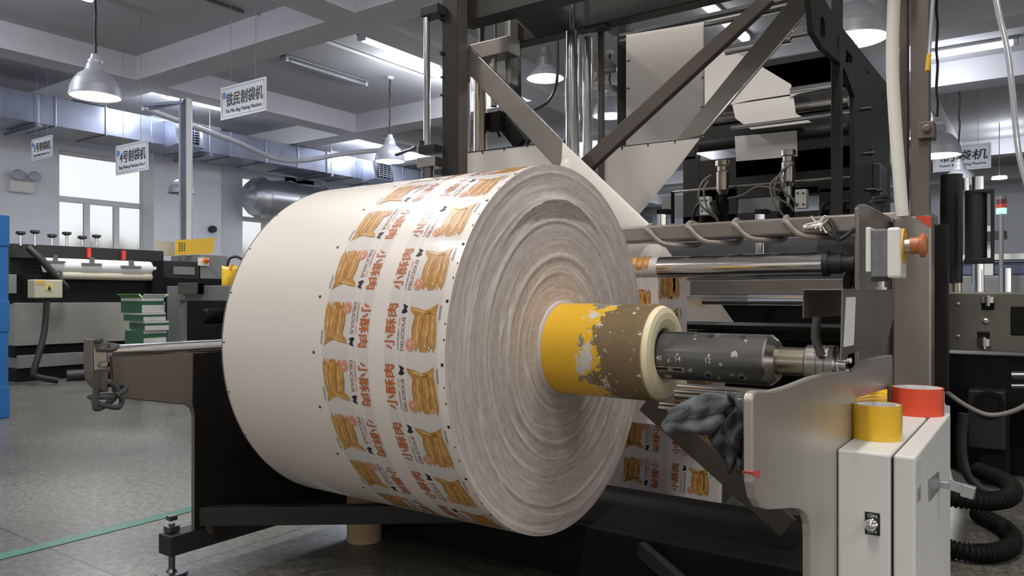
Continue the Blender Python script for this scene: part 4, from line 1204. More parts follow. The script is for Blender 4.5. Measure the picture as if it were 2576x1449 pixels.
# low pass coming off the bottom of the roll
xr = P(1815, 1240, Y=2.42).x
q = MB(); xl = -1.5
q.sheet([[Vector((xl, 2.42, 0.02)), Vector((xr, 2.42, 0.02))], [Vector((xl, 2.46, 0.50)), Vector((xr, 2.46, 0.50))]])
sh = xr - 0.02 - RX1
e2 = Vector((0, 0.04, 0.48)).normalized()
print_on(q, lambda u, w, h: Vector((u + sh, 2.42 - 0.0006 - h, 0.02)) + e2 * w, [0.005 + 0.121 * k for k in range(4)])
q.build('lower_web', PRM, pw)

# ================================================================== rear section of the machine
rear = thing('bag_machine_section', 'dark rear machine section with cut-out back panel, black rollers and camera heads', 'machine', (-1.1, 3.5, 0))
XS = -0.60
# right side plate with slots near the top
sp_ = MB(); t_ = 0.018
sp_.prism([P(a, b, X=XS) for a, b in ((2150, 108), (2236, 216), (2240, 560), (2150, 580), (2150, 245))], (-t_, 0, 0))
def ring_plate(outer, hole, X, t_):
    n = len(outer)
    o = [P(a, b, X=X) for a, b in outer]; h = [P(a, b, X=X) for a, b in hole]
    v = Vector((-t_, 0, 0))
    vs = o + h + [p + v for p in o] + [p + v for p in h]
    fs = []
    for k in range(n):
        j = (k + 1) % n
        fs += [(k, j, n + j, n + k), (2 * n + k, 3 * n + k, 3 * n + j, 2 * n + j), (k, 2 * n + k, 2 * n + j, j), (n + k, n + j, 3 * n + j, 3 * n + k)]
    sp_.add(vs, fs)
ring_plate([(2038, -10), (2070, -10), (2104, 48), (2104, 150), (2070, 120), (2046, 80)], [(2064, 45), (2070, 40), (2076, 60), (2076, 95), (2070, 95), (2064, 85)], XS, t_)
ring_plate([(2104, 48), (2126, 78), (2126, 175), (2104, 150)], [(2107, 95), (2111, 92), (2111, 140), (2107, 140)], XS, t_)
ring_plate([(2126, 78), (2151, 108), (2151, 245), (2126, 175)], [(2128, 122), (2145, 142), (2145, 158), (2128, 158)], XS, t_)
for p_ in ((2190, 375), (2190, 388), (2183, 180), (2220, 240)): bolt(sp_, P(*p_, X=XS), (1, 0, 0), 0.009, 0.005)
sp_.build('side_plate', M['dark'], rear, bevel=0)
q = MB(); ybox(q, 2090, -40, 2115, 600, 2.92, 0.04); q.build('post', M['dark'], rear, bevel=0.003)
# back panel with cut-outs, facing the camera
Yb = 3.95
q = MB()
for (x0, y0, x1, y1) in ((1718, 395, 1760, 560), (1760, 405, 2200, 475), (1718, 330, 1750, 400), (1750, 355, 1850, 372), (1850, 395, 2160, 420), (2060, 475, 2170, 560), (1760, 475, 1855, 560), (1960, 475, 2060, 490), (2140, 200, 2175, 480), (1960, 490, 1975, 560), (1955, 535, 2175, 575), (1718, 545, 1960, 575)):
    ybox(q, x0, y0, x1, y1, Yb, 0.02)
q.build('back_panel', M['dark'], rear, bevel=0.003)
q = MB()
for (x0, y0, x1, y1) in ((1880, 160, 2155, 210), (1880, 175, 2155, 440), (1700, 275, 1880, 345)):
    ybox(q, x0, y0, x1, y1, Yb + 0.25, 0.02)
q.build('inner_panel', M['dark'], rear, bevel=0.002)
q = MB(); ybox(q, 1860, 455, 1965, 560, Yb + 0.3, 0.02); q.build('inner_panel', mat('light_inner_panel', (.48, .47, .45), .45), rear, label='grey inner panel seen through the cut-out')
q = MB(); ybox(q, 1665, 495, 1730, 545, Yb + 0.6, 0.02); 
q.build('cover', M['midgrey'], rear)
# rollers
xrod('cross_roller', (1990, 232), (2120, 211), 24, 3.46, M['chrome'], rear)
xrod('roller_end', (2115, 212), (2150, 206), 18, 3.46, M['black'], rear)
xrod('cross_roller', (1880, 290), (2135, 258), 26, 3.62, M['steel'], rear)
xrod('cross_roller', (1790, 308), (2135, 285), 22, 3.75, M['black'], rear)
xrod('cross_roller', (1760, 367), (2136, 322), 34, 3.42, M['rubber'], rear)
xrod('cross_roller', (1840, 322), (2140, 300), 10, 3.3, M['chrome'], rear)
xrod('cross_roller', (1760, 305), (1860, 290), 24, 3.7, M['steel'], rear)
# rail with two camera heads
Yc = 3.35
xrod('instrument_rail', (1690, 483), (2160, 446), 8, Yc, M['steel'], rear)
vrod('rail_post', 1692, 482, 562, 9, Yc, M['black'], rear)
def head(px, py, mt, mt2, Y, lab):
    fd = 1.0
    def V(x, y, yy=Y): return P(x, y, Y=yy)
    a = V(px, py); 
    o = MB().lathe(V(px, py + 72), V(px, py) - V(px, py + 72), [(0, 0.016), (0.02, 0.027), (0.10, 0.027), (0.105, 0.023), (0.125, 0.023), (0.128, 0.031), (0.150, 0.031), (0.152, 0.027)], 28).build('camera_head', M[mt], rear, label=lab)
    MB().cyl(V(px, py + 95), V(px, py + 72), 0.014, n=20).lathe(V(px, py + 120), (0, 0, 1), [(0, 0.006), (0.05, 0.008)], 14).build('lens_mount', M[mt2], o)
    q = MB(); q.box(V(px - 18, py + 150, Y + .03), V(px + 16, py + 70, Y + .06)); q.build('mount_block', M['black'], o, bevel=0.003)
    return o
h1 = head(1818, 418, 'bronze', 'black', 3.28, 'bronze camera head on the rail'); h2 = head(1983, 398, 'steel', 'steel', 3.24, 'silver camera head with cables')
for (x0, y0, x1, y1, lab) in ((1760, 495, 1784, 540, 'pale valve box left of the bronze head'), (2000, 477, 2028, 523, 'pale valve box right of the silver head')):
    q = MB(); ybox(q, x0, y0, x1, y1, 3.26, 0.04, 0)
    for k in (0.2, 0.8):
        for j in (0.25, 0.75): q.lathe(P(x0 + (x1 - x0) * j, y0 + (y1 - y0) * k, Y=3.26), (0, -1, 0), [(0, 0.004), (0.002, 0.004)], 10, 1)
    q.build('valve_box', [M['white'], M['ink']], rear, bevel=0.002, label=lab)
rr = random.Random(9)
for cx_, cy_ in ((1785, 470), (1790, 485), (1975, 450), (1985, 440), (1965, 470)):
    p0 = (cx_ + rr.uniform(-8, 18), cy_ - 30)
    MB().tube(smooth_path([P(p0[0], p0[1], Y=3.22), P(cx_ - 20 + rr.uniform(-8, 8), cy_ - 5, Y=3.20), P(cx_ - 18 + rr.uniform(-10, 10), cy_ + 40, Y=3.2), P(cx_ + 8, cy_ + 66 + rr.uniform(-10, 10), Y=3.22), P(cx_ + 20, cy_ + 80, Y=3.24)], 5), 0.005, 6).build('cable', M['cable'], rear)
MB().tube(smooth_path([P(1830, 500, Y=3.3), P(1870, 490, Y=3.3), P(1905, 470, Y=3.3), P(1950, 476, Y=3.3), P(1990, 490, Y=3.3)], 5), 0.005, 6).build('cable', M['cable'], rear)
for cx_ in (1740, 1765, 2060, 2085, 2110): MB().tube(smooth_path([P(cx_, 560, Y=3.3), P(cx_ + 12, 520 + rr.uniform(-10, 10), Y=3.28), P(cx_ + 30, 510, Y=3.28), P(cx_ + 45, 540, Y=3.3)], 5), 0.008, 8).build('cable', M['rubber'], rear)
# transparent grey cover with chromed stanchions above the chromed roller
q = MB(); ybox(q, 1660, 612, 2165, 700, 2.62, 0.012); 
smk, nt, b = new_mat('smoky_cover'); b.inputs['Base Color'].default_value = (0.10, 0.105, 0.115, 1); b.inputs['Roughness'].default_value = 0.16; b.inputs['Coat Weight'].default_value = 0.5
q.build('glossy_cover', smk, rear, bevel=0.002)
for px in (1665, 1912):
    vrod('stanchion', px, 528, 690 if px > 1800 else 580, 24, 2.56, M['chrome'], rear)
    q = MB(); ybox(q, px - 14, 527, px + 16, 536, 2.535, 0.05); q.build('stanchion_cap', M['black'], rear, bevel=0.002)
# small parts on the side plate
q = MB()
for p_ in ((2165, 275), (2172, 387), (2178, 478), (2195, 480)): q.cyl(P(*p_, X=XS + 0.002), P(*p_, X=XS + 0.002) + Vector((0.04, 0, 0)), 0.008, n=12)
q.build('side_studs', M['gun'], rear)
q = MB(); xbox(q, 2215, 410, 2232, 495, XS + 0.03, 0.03); q.build('side_bracket', M['gun'], rear, bevel=0.002)
q = MB(); yk = 2.62
for (py, r_) in ((494, 0.028), (503, 0.034), (515, 0.018)): q.cyl(P(2218, py + 6, Y=yk), P(2218, py, Y=yk), r_, n=14)
q.cyl(P(2212, 545, Y=yk), P(2212, 512, Y=yk), 0.018, n=20); q.build('adjust_knob', M['rubber'], rear, bevel=0.001)
q = MB(); q.box((-0.60, 2.5, P(2190, 545, Y=2.6).z - 0.03), (-0.27, 2.72, P(2190, 545, Y=2.6).z)); q.build('top_plate', M['lgrey'], rear, bevel=0.003)
# base of the rear section
MB().box((-1.62, 3.0, 0.0), (-0.58, 4.0, 0.62)).build('base', M['black'], rear, bevel=0.004)

# white conduit in front of the right posts, yellow tipped rod beside it
q = MB(); q.tube(smooth_path([P(2250, -40, Y=2.3), P(2245, 150, Y=2.3), P(2253, 320, Y=2.3), P(2270, 545, Y=2.3)], 6), 0.0165, 16)
tag(q.build('cable_conduit', mat('white_conduit', (0.80, 0.77, 0.70), 0.4)), 'thick white plastic conduit running down in front of the right brown post', 'conduit')
# ================================================================== lamps, signs and ducts overhead
def pendant(px, py, t_, label, lit=True, dia=0.38, cord=True, group='bell pendant lamps'):
    c = P(px, py, t=t_); r = dia / 2
    o = thing('pendant_lamp', label, 'lamp', c, group)
    k = dia / 0.38
    prof = [(0, r), (0.02 * k, r * 0.985), (0.07 * k, r * 0.94), (0.12 * k, r * 0.83), (0.165 * k, r * 0.66), (0.195 * k, r * 0.46), (0.205 * k, r * 0.40), (0.25 * k, r * 0.34), (0.262 * k, r * 0.30)]
    q = MB(); q.lathe(c, (0, 0, 1), prof, 48, 0, caps=False); q.lathe(c, (0, 0, 1), [(a, b - 0.003) for a, b in prof], 48, 1, caps=False)
    q.lathe(c, (0, 0, 1), [(-0.004, r + 0.003), (0.004, r + 0.003)], 48, 0, caps=False); q.lathe(c, (0, 0, 1), [(-0.004, r - 0.004), (-0.004, r + 0.003)], 48, 0, caps=False)
    q.build('lamp_shade', [M['lampgrey'], M['white']], o)
    q = MB(); q.lathe(c + Vector((0, 0, 0.258 * k)), (0, 0, 1), [(0, 0.055 * k), (0.03 * k, 0.055 * k), (0.035 * k, 0.04 * k), (0.075 * k, 0.032 * k), (0.08 * k, 0.012)], 24); q.build('lamp_cap', M['lampgrey'], o)
    q = MB(); q.lathe(c + Vector((0, 0, 0.022)), (0, 0, 1), [(0, 0.0), (0, r * 0.965)], 40, 0, caps=False)
    if lit:
        q.build('glass_cover', M['bulb'], o)
        l = area('pendant_light', c + Vector((0, 0, -0.01)), dia * 0.9, dia * 0.9, 22, (0.95, 0.97, 1.0)); l.data.shape = 'DISK'
    else: q.build('glass_cover', M['diffoff'], o)
    if cord:
        z0 = c.z + 0.33 * k
        pts = [Vector((c.x + 0.006 * math.sin(i * 2.1), c.y, z0 + (ROOF - 0.02 - z0) * i / 10)) for i in range(11)]
        MB().tube(smooth_path(pts, 2), 0.011, 8).build('cord', M['rubber'], o)
        MB().lathe((c.x, c.y, ROOF), (0, 0, -1), [(0, 0.05), (0.02, 0.045), (0.03, 0.012)], 20).build('ceiling_rose', M['white'], o)
    return o
pendant(240, 243, 6.0, 'lit bell lamp with a dark cord hanging at the upper left, nearest on that side')
pendant(981, 406, 9.5, 'lit bell lamp hanging just left of the tall dark machine post')
pendant(2148, 99, 4.5, 'large lit bell lamp at the upper right in front of the slotted plate')
pendant(2357, 392, 6.6, 'lit bell lamp right of the brown post, lower of the two there')
pendant(2330, 345, 8.6, 'lit bell lamp half hidden by the brown post, upper of the two there')
pendant(2413, 470, 9.2, 'unlit bell lamp in front of the right hanging sign', lit=False)
pendant(455, 486, 9.55, 'pale unlit bell lamp half hidden behind the aluminium strut', lit=False, dia=0.31)
pendant(1534, 292, 8.5, 'lit bell lamp half hidden behind the dark middle post of the folding frame')
# conical work lamp on a hook
c = P(1372, 198, t=6.0)
wl_ = thing('work_lamp', 'bright conical work lamp with a grey neck hanging inside the folding frame', 'lamp', c)
q = MB(); q.lathe(c, (0, 0, 1), [(0, 0.15), (0.035, 0.125), (0.08, 0.075), (0.10, 0.062)], 40, 0, caps=False); q.lathe(c, (0, 0, 1), [(0, 0.147), (0.035, 0.122), (0.08, 0.072)], 40, 1, caps=False); q.build('lamp_shade', [M['lampgrey'], M['white']], wl_)
q = MB(); q.lathe(c, (0, 0, 1), [(0.095, 0.066), (0.16, 0.060), (0.19, 0.045), (0.25, 0.032), (0.26, 0.012)], 28); q.build('lamp_neck', M['midgrey'], wl_)
q = MB(); q.lathe(c, (0, 0, 1), [(-0.03, 0.0), (-0.02, 0.05), (0.02, 0.07), (0.07, 0.05)], 24, caps=False); q.build('bulb', mat('bright_bulb', (1, 0.99, 0.96), 0.4, emit=9), wl_)
q = MB(); q.bar(c + Vector((-.09, -.02, .33)), c + Vector((.09, .02, .30)), .012, .012); q.bar(c + Vector((-.06, .05, .28)), c + Vector((.07, -.05, .33)), .012, .012); q.cyl(c + Vector((0, 0, .26)), c + Vector((0, 0, ROOF - c.z)), 0.006, n=8); q.build('hook', M['midgrey'], wl_)
q = MB(); q.tube(smooth_path([P(1402, 60, t=5.5), P(1403, 130, t=5.5), P(1400, 210, t=5.5), P(1380, 255, t=5.4), P(1340, 280, t=5.3)], 6), 0.011, 8); q.build('cord', M['rubber'], wl_)
area('work_light', c + Vector((0, 0, -0.05)), 0.2, 0.2, 14, (1, .98, .95)).data.shape = 'DISK'

def batten(px0, py0, along, label, lit=True, ln=1.28, zz=None, loc=None):
    zz = zz or ROOF - 0.075
    a = loc or P(px0, py0, Z=zz)
    o = thing('fluorescent_lamp', label, 'ceiling lamp', a, 'fluorescent battens')
    d = Vector((0, 1, 0)) if along == 'Y' else Vector((1, 0, 0)); s_ = Vector((1, 0, 0)) if along == 'Y' else Vector((0, 1, 0))
    b = a + d * ln
    q = MB(); q.bar(a + Vector((0, 0, 0.055)), b + Vector((0, 0, 0.055)), 0.11, 0.035); q.build('housing', M['midgrey'], o, bevel=0.008)
    q = MB(); q.bar(a + d * 0.05 + Vector((0, 0, 0.012)), b - d * 0.05 + Vector((0, 0, 0.012)), 0.09, 0.05); q.build('diffuser', M['tube'] if lit else M['diffoff'], o, bevel=0.018, segs=3)
    q = MB()
    q.bar(a + Vector((0, 0, 0.015)), a + d * 0.05 + Vector((0, 0, 0.015)), 0.098, 0.058); q.build('end_cap', M['lampgrey'], o, bevel=0.012)
    q = MB(); q.bar(b - d * 0.05 + Vector((0, 0, 0.015)), b + Vector((0, 0, 0.015)), 0.098, 0.058); q.build('end_cap', M['lampgrey'], o, bevel=0.012)
    return o
batten(905, 97, 'Y', 'lit fluorescent batten on the ceiling above the bell lamp left of the machine')
batten(712, 152, 'Y', 'unlit fluorescent batten on the ceiling right of the bag machine sign', lit=False)
batten(412, 243, 'Y', 'lit fluorescent batten beyond the left beam, behind the aluminium strut')
batten(0, 0, 'Y', 'lit fluorescent batten cut by the top edge above the left bell lamp', loc=P(246, 6, Z=ROOF - .075) - Vector((0, 1.28, 0)))
q = MB(); a = P(612, 31, Z=ROOF - .02); q.cyl(a, a - Vector((0, 1.2, 0)), .016, n=10); tag(q.build('ceiling_conduit', M['midgrey']), 'dark thin conduit on the ceiling above the largest left sign', 'conduit')
batten(1700, 40, 'Y', 'lit fluorescent batten end peeping out under the dark top beam', loc=P(1772, 12, Z=ROOF - 0.075) - Vector((0, 0.05, 0)))
a = P(2300, 150, Z=ROOF - .075); b = P(2562, 104, Z=ROOF - .075); batten(0, 0, 'X', 'long lit fluorescent lamp on the ceiling at the upper right', ln=b.x - a.x, loc=a)
M['dl'] = M['bulb']
q = MB(); c = P(2514, 450, t=12); dl_ = thing('downlight', 'small round glowing lamp far off above the black cylinders', 'lamp', c); q.lathe(c, (0, 0, 1), [(0, 0.0), (0, 0.11), (0.04, 0.10)], 24); q.build('lamp_face', M['bulb'], dl_); MB().cyl(c + Vector((0, 0, .04)), (c.x, c.y, ROOF), .006, n=8).build('stem', M['midgrey'], dl_)
# conduit on the ceiling from which the middle bell lamp hangs
q = MB(); a, b = P(785, 92, Z=ROOF - .03), P(1110, 198, Z=ROOF - .03); q.cyl(a, Vector((a.x, b.y, a.z)), 0.018, n=10); tag(q.build('ceiling_conduit', M['white']), 'thin pale conduit on the ceiling above the middle bell lamp', 'conduit')

# hanging signs
M['signwhite'] = mat('sign_board', (0.74, 0.76, 0.80), 0.45)
M['signblue'] = mat('sign_blue', (0.06, 0.26, 0.66), 0.5)
M['signorange'] = mat('sign_orange', (0.72, 0.32, 0.10), 0.5)
def sign(x0, x1, yt0, yb0, Y, label, han, eng, logo=True):
    a = P(x0, yt0, Y=Y); w = P(x1, yt0, Y=Y).x - a.x; h = a.z - P(x0, yb0, Y=Y).z
    o = thing('hanging_sign', label, 'sign', a, 'hanging machine signs')
    q = MB(); q.box((a.x, Y, a.z - h), (a.x + w, Y + 0.012, a.z), 0)
    y = Y - 0.001
    e = 0.018 * w / 0.6
    for (u0, u1, v0, v1) in ((e, w - e, e, e + .003), (e, w - e, h - e - .003, h - e), (e, e + .003, e, h - e), (w - e - .003, w - e, e, h - e)):
        q.box((a.x + u0, y, a.z - v1), (a.x + u1, Y, a.z - v0), 1)
    n_ = len(han)
    put_text(q, han, (a.x + w * 0.14, y - .0005, a.z - h * 0.62), (1, 0, 0), (0, 0, 1), w * 0.80, h * 0.40, 1, 0.02, 0.08)
    put_text(q, eng, (a.x + w * 0.12, y - .0005, a.z - h * 0.86), (1, 0, 0), (0, 0, 1), w * 0.80, h * 0.14, 1, 0.02)
    if logo:
        cx_, cz_ = a.x + w * 0.085, a.z - h * 0.27; r = h * 0.10
        for i_ in range(6):
            g = i_ * PI / 3
            q.add([(cx_ + r * 1.5 * math.cos(g) - r * .3, y - .0006, cz_ + r * 1.5 * math.sin(g)), (cx_ + r * .6 * math.cos(g + .5) - r * .3, y - .0006, cz_ + r * .6 * math.sin(g + .5)), (cx_ + r * .6 * math.cos(g - .5) - r * .3, y - .0006, cz_ + r * .6 * math.sin(g - .5))], [(0, 1, 2)], 3)
        q.add([(cx_ + r * math.cos(2 * PI * k / 20), y - .001, cz_ + r * 1.05 * math.sin(2 * PI * k / 20)) for k in range(20)], [list(range(20))], 2)
    q.build('board', [M['signwhite'], M['ink'], M['signblue'], M['signorange']], o)
    for f_ in (0.22, 0.78):
        MB().cyl((a.x + w * f_, Y + .006, a.z - 0.02), (a.x + w * f_, Y + .006, ROOF), 0.0025, n=6).build('wire', M['midgrey'], o)
sign(555, 668, 222, 303, 3.8, 'white hanging sign with Tie Min Bag Making Machine, largest of the left signs', '铁民制袋机', 'Tie Min Bag Making Machine')
sign(291, 371, 368, 441, 4.0, 'white hanging sign number 4 in front of the left window', '4号制袋机', 'Bag Making Machine No.4')
sign(79, 130, 352, 406, 4.0, 'white hanging sign number 5, farthest left over the emergency lamp', '5号制袋机', 'Bag Making Machine No.5')
sign(2347, 2493, 372, 434, 11.2, 'white hanging sign on the right, partly covered by the unlit bell lamp', '制袋机', 'Futami Bag Making Machine', False)

# sheet metal air duct along the window wall
XD = -10.0
zd1, zd0 = P(0, 217, X=XD).z, P(0, 293, X=XD).z
duct = thing('air_duct', 'long galvanised rectangular air duct running under the ceiling along the window wall', 'duct', (XD, 5, zd0))
q = MB(); yb0, yb1 = 1.0, 21.9
q.box((XD - 0.75, yb0, zd0), (XD, yb1, zd1), 0)
y = yb0 + 0.3
while y < yb1:
    q.box((XD - 0.765, y, zd0 - 0.012), (XD + 0.012, y + 0.025, zd1 + 0.012), 0)
    y += 0.62
q.build('duct_run', M['galv'], duct, bevel=0.003)
y = yb0 + 0.9
while y < yb1:
    q = MB(); q.bar((XD - 0.85, y, zd0 - 0.04), (XD + 0.08, y, zd0 - 0.04), 0.05, 0.04); q.cyl((XD + 0.05, y, zd0 - .04), (XD + 0.05, y, ROOF), 0.007, n=8)
    q.build('hanger', M['galv'], duct); y += 2.3
for (pxa, pxb) in ((438, 508), (936, 984)):
    ya_, yb_ = P(pxa, 330, X=XD + .25).y, P(pxb, 330, X=XD + .25).y
    h_ = (zd1 - zd0)
    q = MB(); q.prism([(XD, ya_, zd1 - .02), (XD + 0.25, ya_, zd1 - 0.05), (XD + 0.32, ya_, zd0 - 0.02), (XD, ya_, zd0 - 0.06)], (0, yb_ - ya_, 0)); o = q.build('outlet_box', M['galv'], duct, bevel=0.005)
    q = MB()
    q.box((XD + 0.315, ya_ + .08, zd0 + .02), (XD + 0.325, yb_ - .08, zd1 - 0.09)); q.build('grille_back', M['black'], o)
    q = MB()
    for k in range(6): z_ = zd0 + .04 + k * (h_ - .14) / 6; q.box((XD + .32, ya_ + .08, z_), (XD + .335, yb_ - .08, z_ + .012))
    for k in range(4): yy = ya_ + .1 + k * (yb_ - ya_ - .2) / 3; q.box((XD + .32, yy, zd0 + .02), (XD + .335, yy + .012, zd1 - .09))
    q.build('grille', M['galv'], o)
# flexible hose slung below the duct
q = MB(); q.tube(smooth_path([P(360, 272, X=-9.3), P(470, 312, X=-9.3), P(600, 360, X=-9.3), P(690, 398, X=-9.3), P(760, 404, X=-9.3), P(860, 388, X=-8.8), P(960, 378, X=-8.3), P(1090, 376, X=-7.9)], 8), 0.035, 10)
tag(q.build('flexible_hose', mat('grey_hose', (.52, .53, .55), .5)), 'pale grey flexible hose sagging in front of the air duct', 'hose')
# silvery round duct under it, its end bent into the wall
q = MB(); a = P(618, 500, X=-10.8)
q.lathe((-10.86, a.y, 2.37), (0, 1, 0), [(0, 0.0), (0.03, .12), (.10, .23), (.2, .31), (.3, .345), (.32, .36), (.34, .345), (.9, .345), (.92, .36), (.94, .345), (1.6, .345), (1.62, .36), (1.64, .345), (1.9, .345)], 40, caps=False)
q.bar((-10.86, a.y + .7, 2.70), (-10.86, a.y + .7, zd0 + .02), .03, .01)
tag(q.build('round_duct', mat('bright_galvanised', (.62, .64, .68), .3, .8)), 'fat silvery round duct in front of the window left of the roll', 'duct')
# wall fittings: emergency lamp, round fitting, socket strip
c = P(58, 468, X=XW + .06)
em_ = thing('emergency_lamp', 'white twin-head emergency lamp on the wall at far left', 'emergency lamp', c)
q = MB(); xa_ = XW; q.box((XW, c.y - .17, c.z - .09), (XW + .1, c.y + .13, c.z + .06)); q.build('battery_box', M['white'], em_, bevel=.01)
for dy in (-.08, .12):
    q = MB(); q.lathe((XW + .05, c.y + dy, c.z + .12), (1, 0, 0.2), [(0, .03), (.03, .06), (.09, .075), (.10, .06), (.10, 0)], 24); q.build('lamp_head', M['lampgrey'], em_)
q = MB(); c = P(531, 577, X=XW + .31); q.lathe((XW + .3, c.y, c.z), (1, 0, 0), [(0, .05), (.05, .06), (.1, .05), (.1, .0)], 20); tag(q.build('wall_fitting', M['rubber']), 'small round black fitting on the pale pillar by the strut', 'fitting')
# aluminium strut with a side arm
c = P(465, 400, t=8.7)
stt = thing('support_strut', 'tall grey aluminium strut standing beside the left machine', 'strut', (c.x, c.y, 0))
zt_ = P(465, 250, t=8.7).z
q = MB(); q.box((c.x - .062, c.y - .01, 0), (c.x + .062, c.y + .06, zt_)); q.build('upright', M['galv'], stt, bevel=.004)
for s_ in (-1, 1):
    q = MB(); q.box((c.x + s_ * .072 - .010, c.y - .025, 0), (c.x + s_ * .072 + .010, c.y + .03, zt_)); q.build('flange', M['white'], stt)
q = MB(); q.bar((c.x, c.y, zt_ - .03), P(362, 266, t=8.95), .05, .03); q.bar((c.x, c.y, zt_ - .03), P(376, 274, t=9.0), .03, .03); q.build('arm', M['galv'], stt)

# ================================================================== left background
XM = -6.8
lm = thing('bag_making_machine', 'black and grey bag making machine under the left window with six star knobs', 'machine', (XM, 3.5, 0))
q = MB(); xbox(q, 38, 762, 580, 871, XM, 0.9); q.build('side_panel', mat('greenish_grey_panel', (0.33, 0.335, 0.30), 0.38, 0.5, var=0.1, scale=2), lm, bevel=.004)
q = MB(); xbox(q, 25, 690, 580, 764, XM - .05, 0.8); q.build('body', M['black'], lm, bevel=.004)
q = MB(); xbox(q, 38, 870, 580, 900, XM - .03, 0.8); q.build('plinth_gap', M['black'], lm)
q = MB(); xbox(q, 45, 895, 580, 928, XM, 0.8); q.build('plinth', M['midgrey'], lm, bevel=.004)
q = MB(); a = P(45, 928, X=XM); q.box((XM - .8, a.y, 0), (XM - .02, a.y + 2, a.z)); q.build('foot_beam', M['black'], lm)
q = MB(); xbox(q, 30, 612, 412, 648, XM - .12, 0.10); q.build('top_beam', M['dark'], lm, bevel=.004)
q = MB(); xbox(q, 25, 560 + 62, 130, 745, XM - .25, 0.25); q.build('end_frame', M['dark'], lm, bevel=.004)
q = MB(); xbox(q, 22, 690, 42, 738, XM + .02, 0.03); q.build('bracket', M['midgrey'], lm, bevel=.002)
za = P(165, 668, X=XM).z; ya_, yb_ = P(118, 668, X=XM).y, P(390, 668, X=XM).y
MB().cyl((XM - .04, ya_, za), (XM - .04, yb_, za), .062, n=32).build('white_roller', M['paper'], lm)
za2 = P(200, 693, X=XM).z
MB().cyl((XM - .02, ya_ + .12, za2), (XM - .02, yb_, za2), .035, n=24).build('lower_roller', M['beige'], lm)
for px_, py_ in ((52, 588), (88, 585), (131, 595), (168, 589), (207, 599), (243, 596)):
    b = P(px_, 618, X=XM - .12); tz = P(px_, py_, X=XM - .12).z
    q = MB(); q.cyl((b.x, b.y, b.z), (b.x, b.y, tz), .011, n=12); k_ = q.build('adjust_screw', M['chrome'], lm)
    q = MB()
    q.lathe((b.x, b.y, tz - .012), (0, 0, 1), [(0, .016), (.012, .038), (.03, .036), (.034, .0)], 10); q.build('star_knob', M['rubber'], k_)
for px_, py_ in ((225, 636), (313, 642)):
    q = MB(); xbox(q, px_ - 4, py_ - 12, px_ + 4, py_ + 12, XM - .09, .03); q.build('red_clip', M['red'], lm, label='red clip')
for px_, py_ in ((140, 655), (232, 661), (331, 668)):
    q = MB(); xbox(q, px_ - 25, py_, px_ + 25, py_ + 5, XM + .04, .02); xbox(q, px_ - 6, py_ - 14, px_ + 6, py_ + 2, XM + .035, .01); q.build('binder_clip', M['gun'], lm)
q = MB(); q.tube(smooth_path([P(70, 622, X=XM + .05), P(105, 655, X=XM + .1), P(140, 695, X=XM + .12), P(165, 722, X=XM + .1), P(158, 724, X=XM + .05)], 5), .028, 10); q.build('corrugated_hose', M['rubber'], lm)
q = MB(); xbox(q, 385, 655, 412, 738, XM + .02, .1); q.build('end_column', M['black'], lm, bevel=.004)
q = MB(); xbox(q, 400, 655, 505, 720, XM - .1, .5); q.build('drive_housing', M['dark'], lm, bevel=.006)
q = MB(); xbox(q, 437, 670, 490, 690, XM - .09, .02); q.build('label_plate', M['midgrey'], lm)
q = MB(); xbox(q, 392, 605, 440, 642, XM - .3, .02); q.build('guard_plate', M['beige'], lm, label='beige guard plate')
gp = MB(); gp.prism([P(a, b, X=XM - .2) for a, b in ((445, 604), (541, 598), (534, 638), (440, 642))], (-.01, 0, 0), 0)
for i_ in range(12):
    c = P(452 + (i_ % 3) * 6, 612 + (i_ // 3) * 6, X=XM - .199); gp.lathe(c, (1, 0, 0), [(0, .008), (.001, .008)], 10, 1)
gp.build('yellow_guard', [M['yellow'], M['ink']], lm, label='yellow guard plate with dark print')
q = MB(); xbox(q, 500, 640, 573, 722, XM - .1, .5); cbx = q.build('control_box', M['midgrey'], lm, bevel=.006)
q = MB(); xbox(q, 502, 648, 526, 668, XM - .07, .03); q.build('button_plate', M['white'], cbx)
q = MB(); c = P(516, 657, X=XM - .07); q.lathe(c, (1, 0, 0), [(0, .035), (.01, .035)], 20, 0); q.lathe(c, (1, 0, 0), [(.01, .018), (.03, .02), (.05, .016), (.052, 0)], 20, 1); q.build('stop_button', [M['yellow'], M['red']], cbx)
# junction box on a black hose stand
c = P(118, 726, X=XM + .35)
jb = thing('junction_box', 'cream junction box with a yellow warning sticker on a black hose', 'junction box', (c.x, c.y, 0))
X_ = XM + .35
q = MB(); xbox(q, 86, 703, 158, 750, X_, .12); q.build('box', M['beige'], jb, bevel=.008)
q = MB(); xbox(q, 92, 705, 113, 715, X_ + .002, .002, 0); q.build('sticker', mat('amber_sticker', (.62, .42, .08), .5), jb)
q = MB(); xbox(q, 114, 712, 134, 732, X_ + .0025, .002, 0); a, b, c_ = P(124, 718, X=X_ + .004), P(119, 730, X=X_ + .004), P(130, 730, X=X_ + .004); q.add([a, b, c_], [(0, 1, 2)], 1); q.build('warning_sticker', [mat('pale_amber', (.72, .55, .20), .5), M['ink']], jb)
q = MB(); q.tube(smooth_path([P(118, 750, X=X_ - .06), P(112, 830, X=X_ - .04), P(98, 890, X=X_), P(85, 935, X=X_ + .02), P(95, 948, X=X_ + .03), Vector((X_ + .06, P(120, 948, X=X_).y + .05, .03))], 6), .024, 10); q.build('hose', M['rubber'], jb)
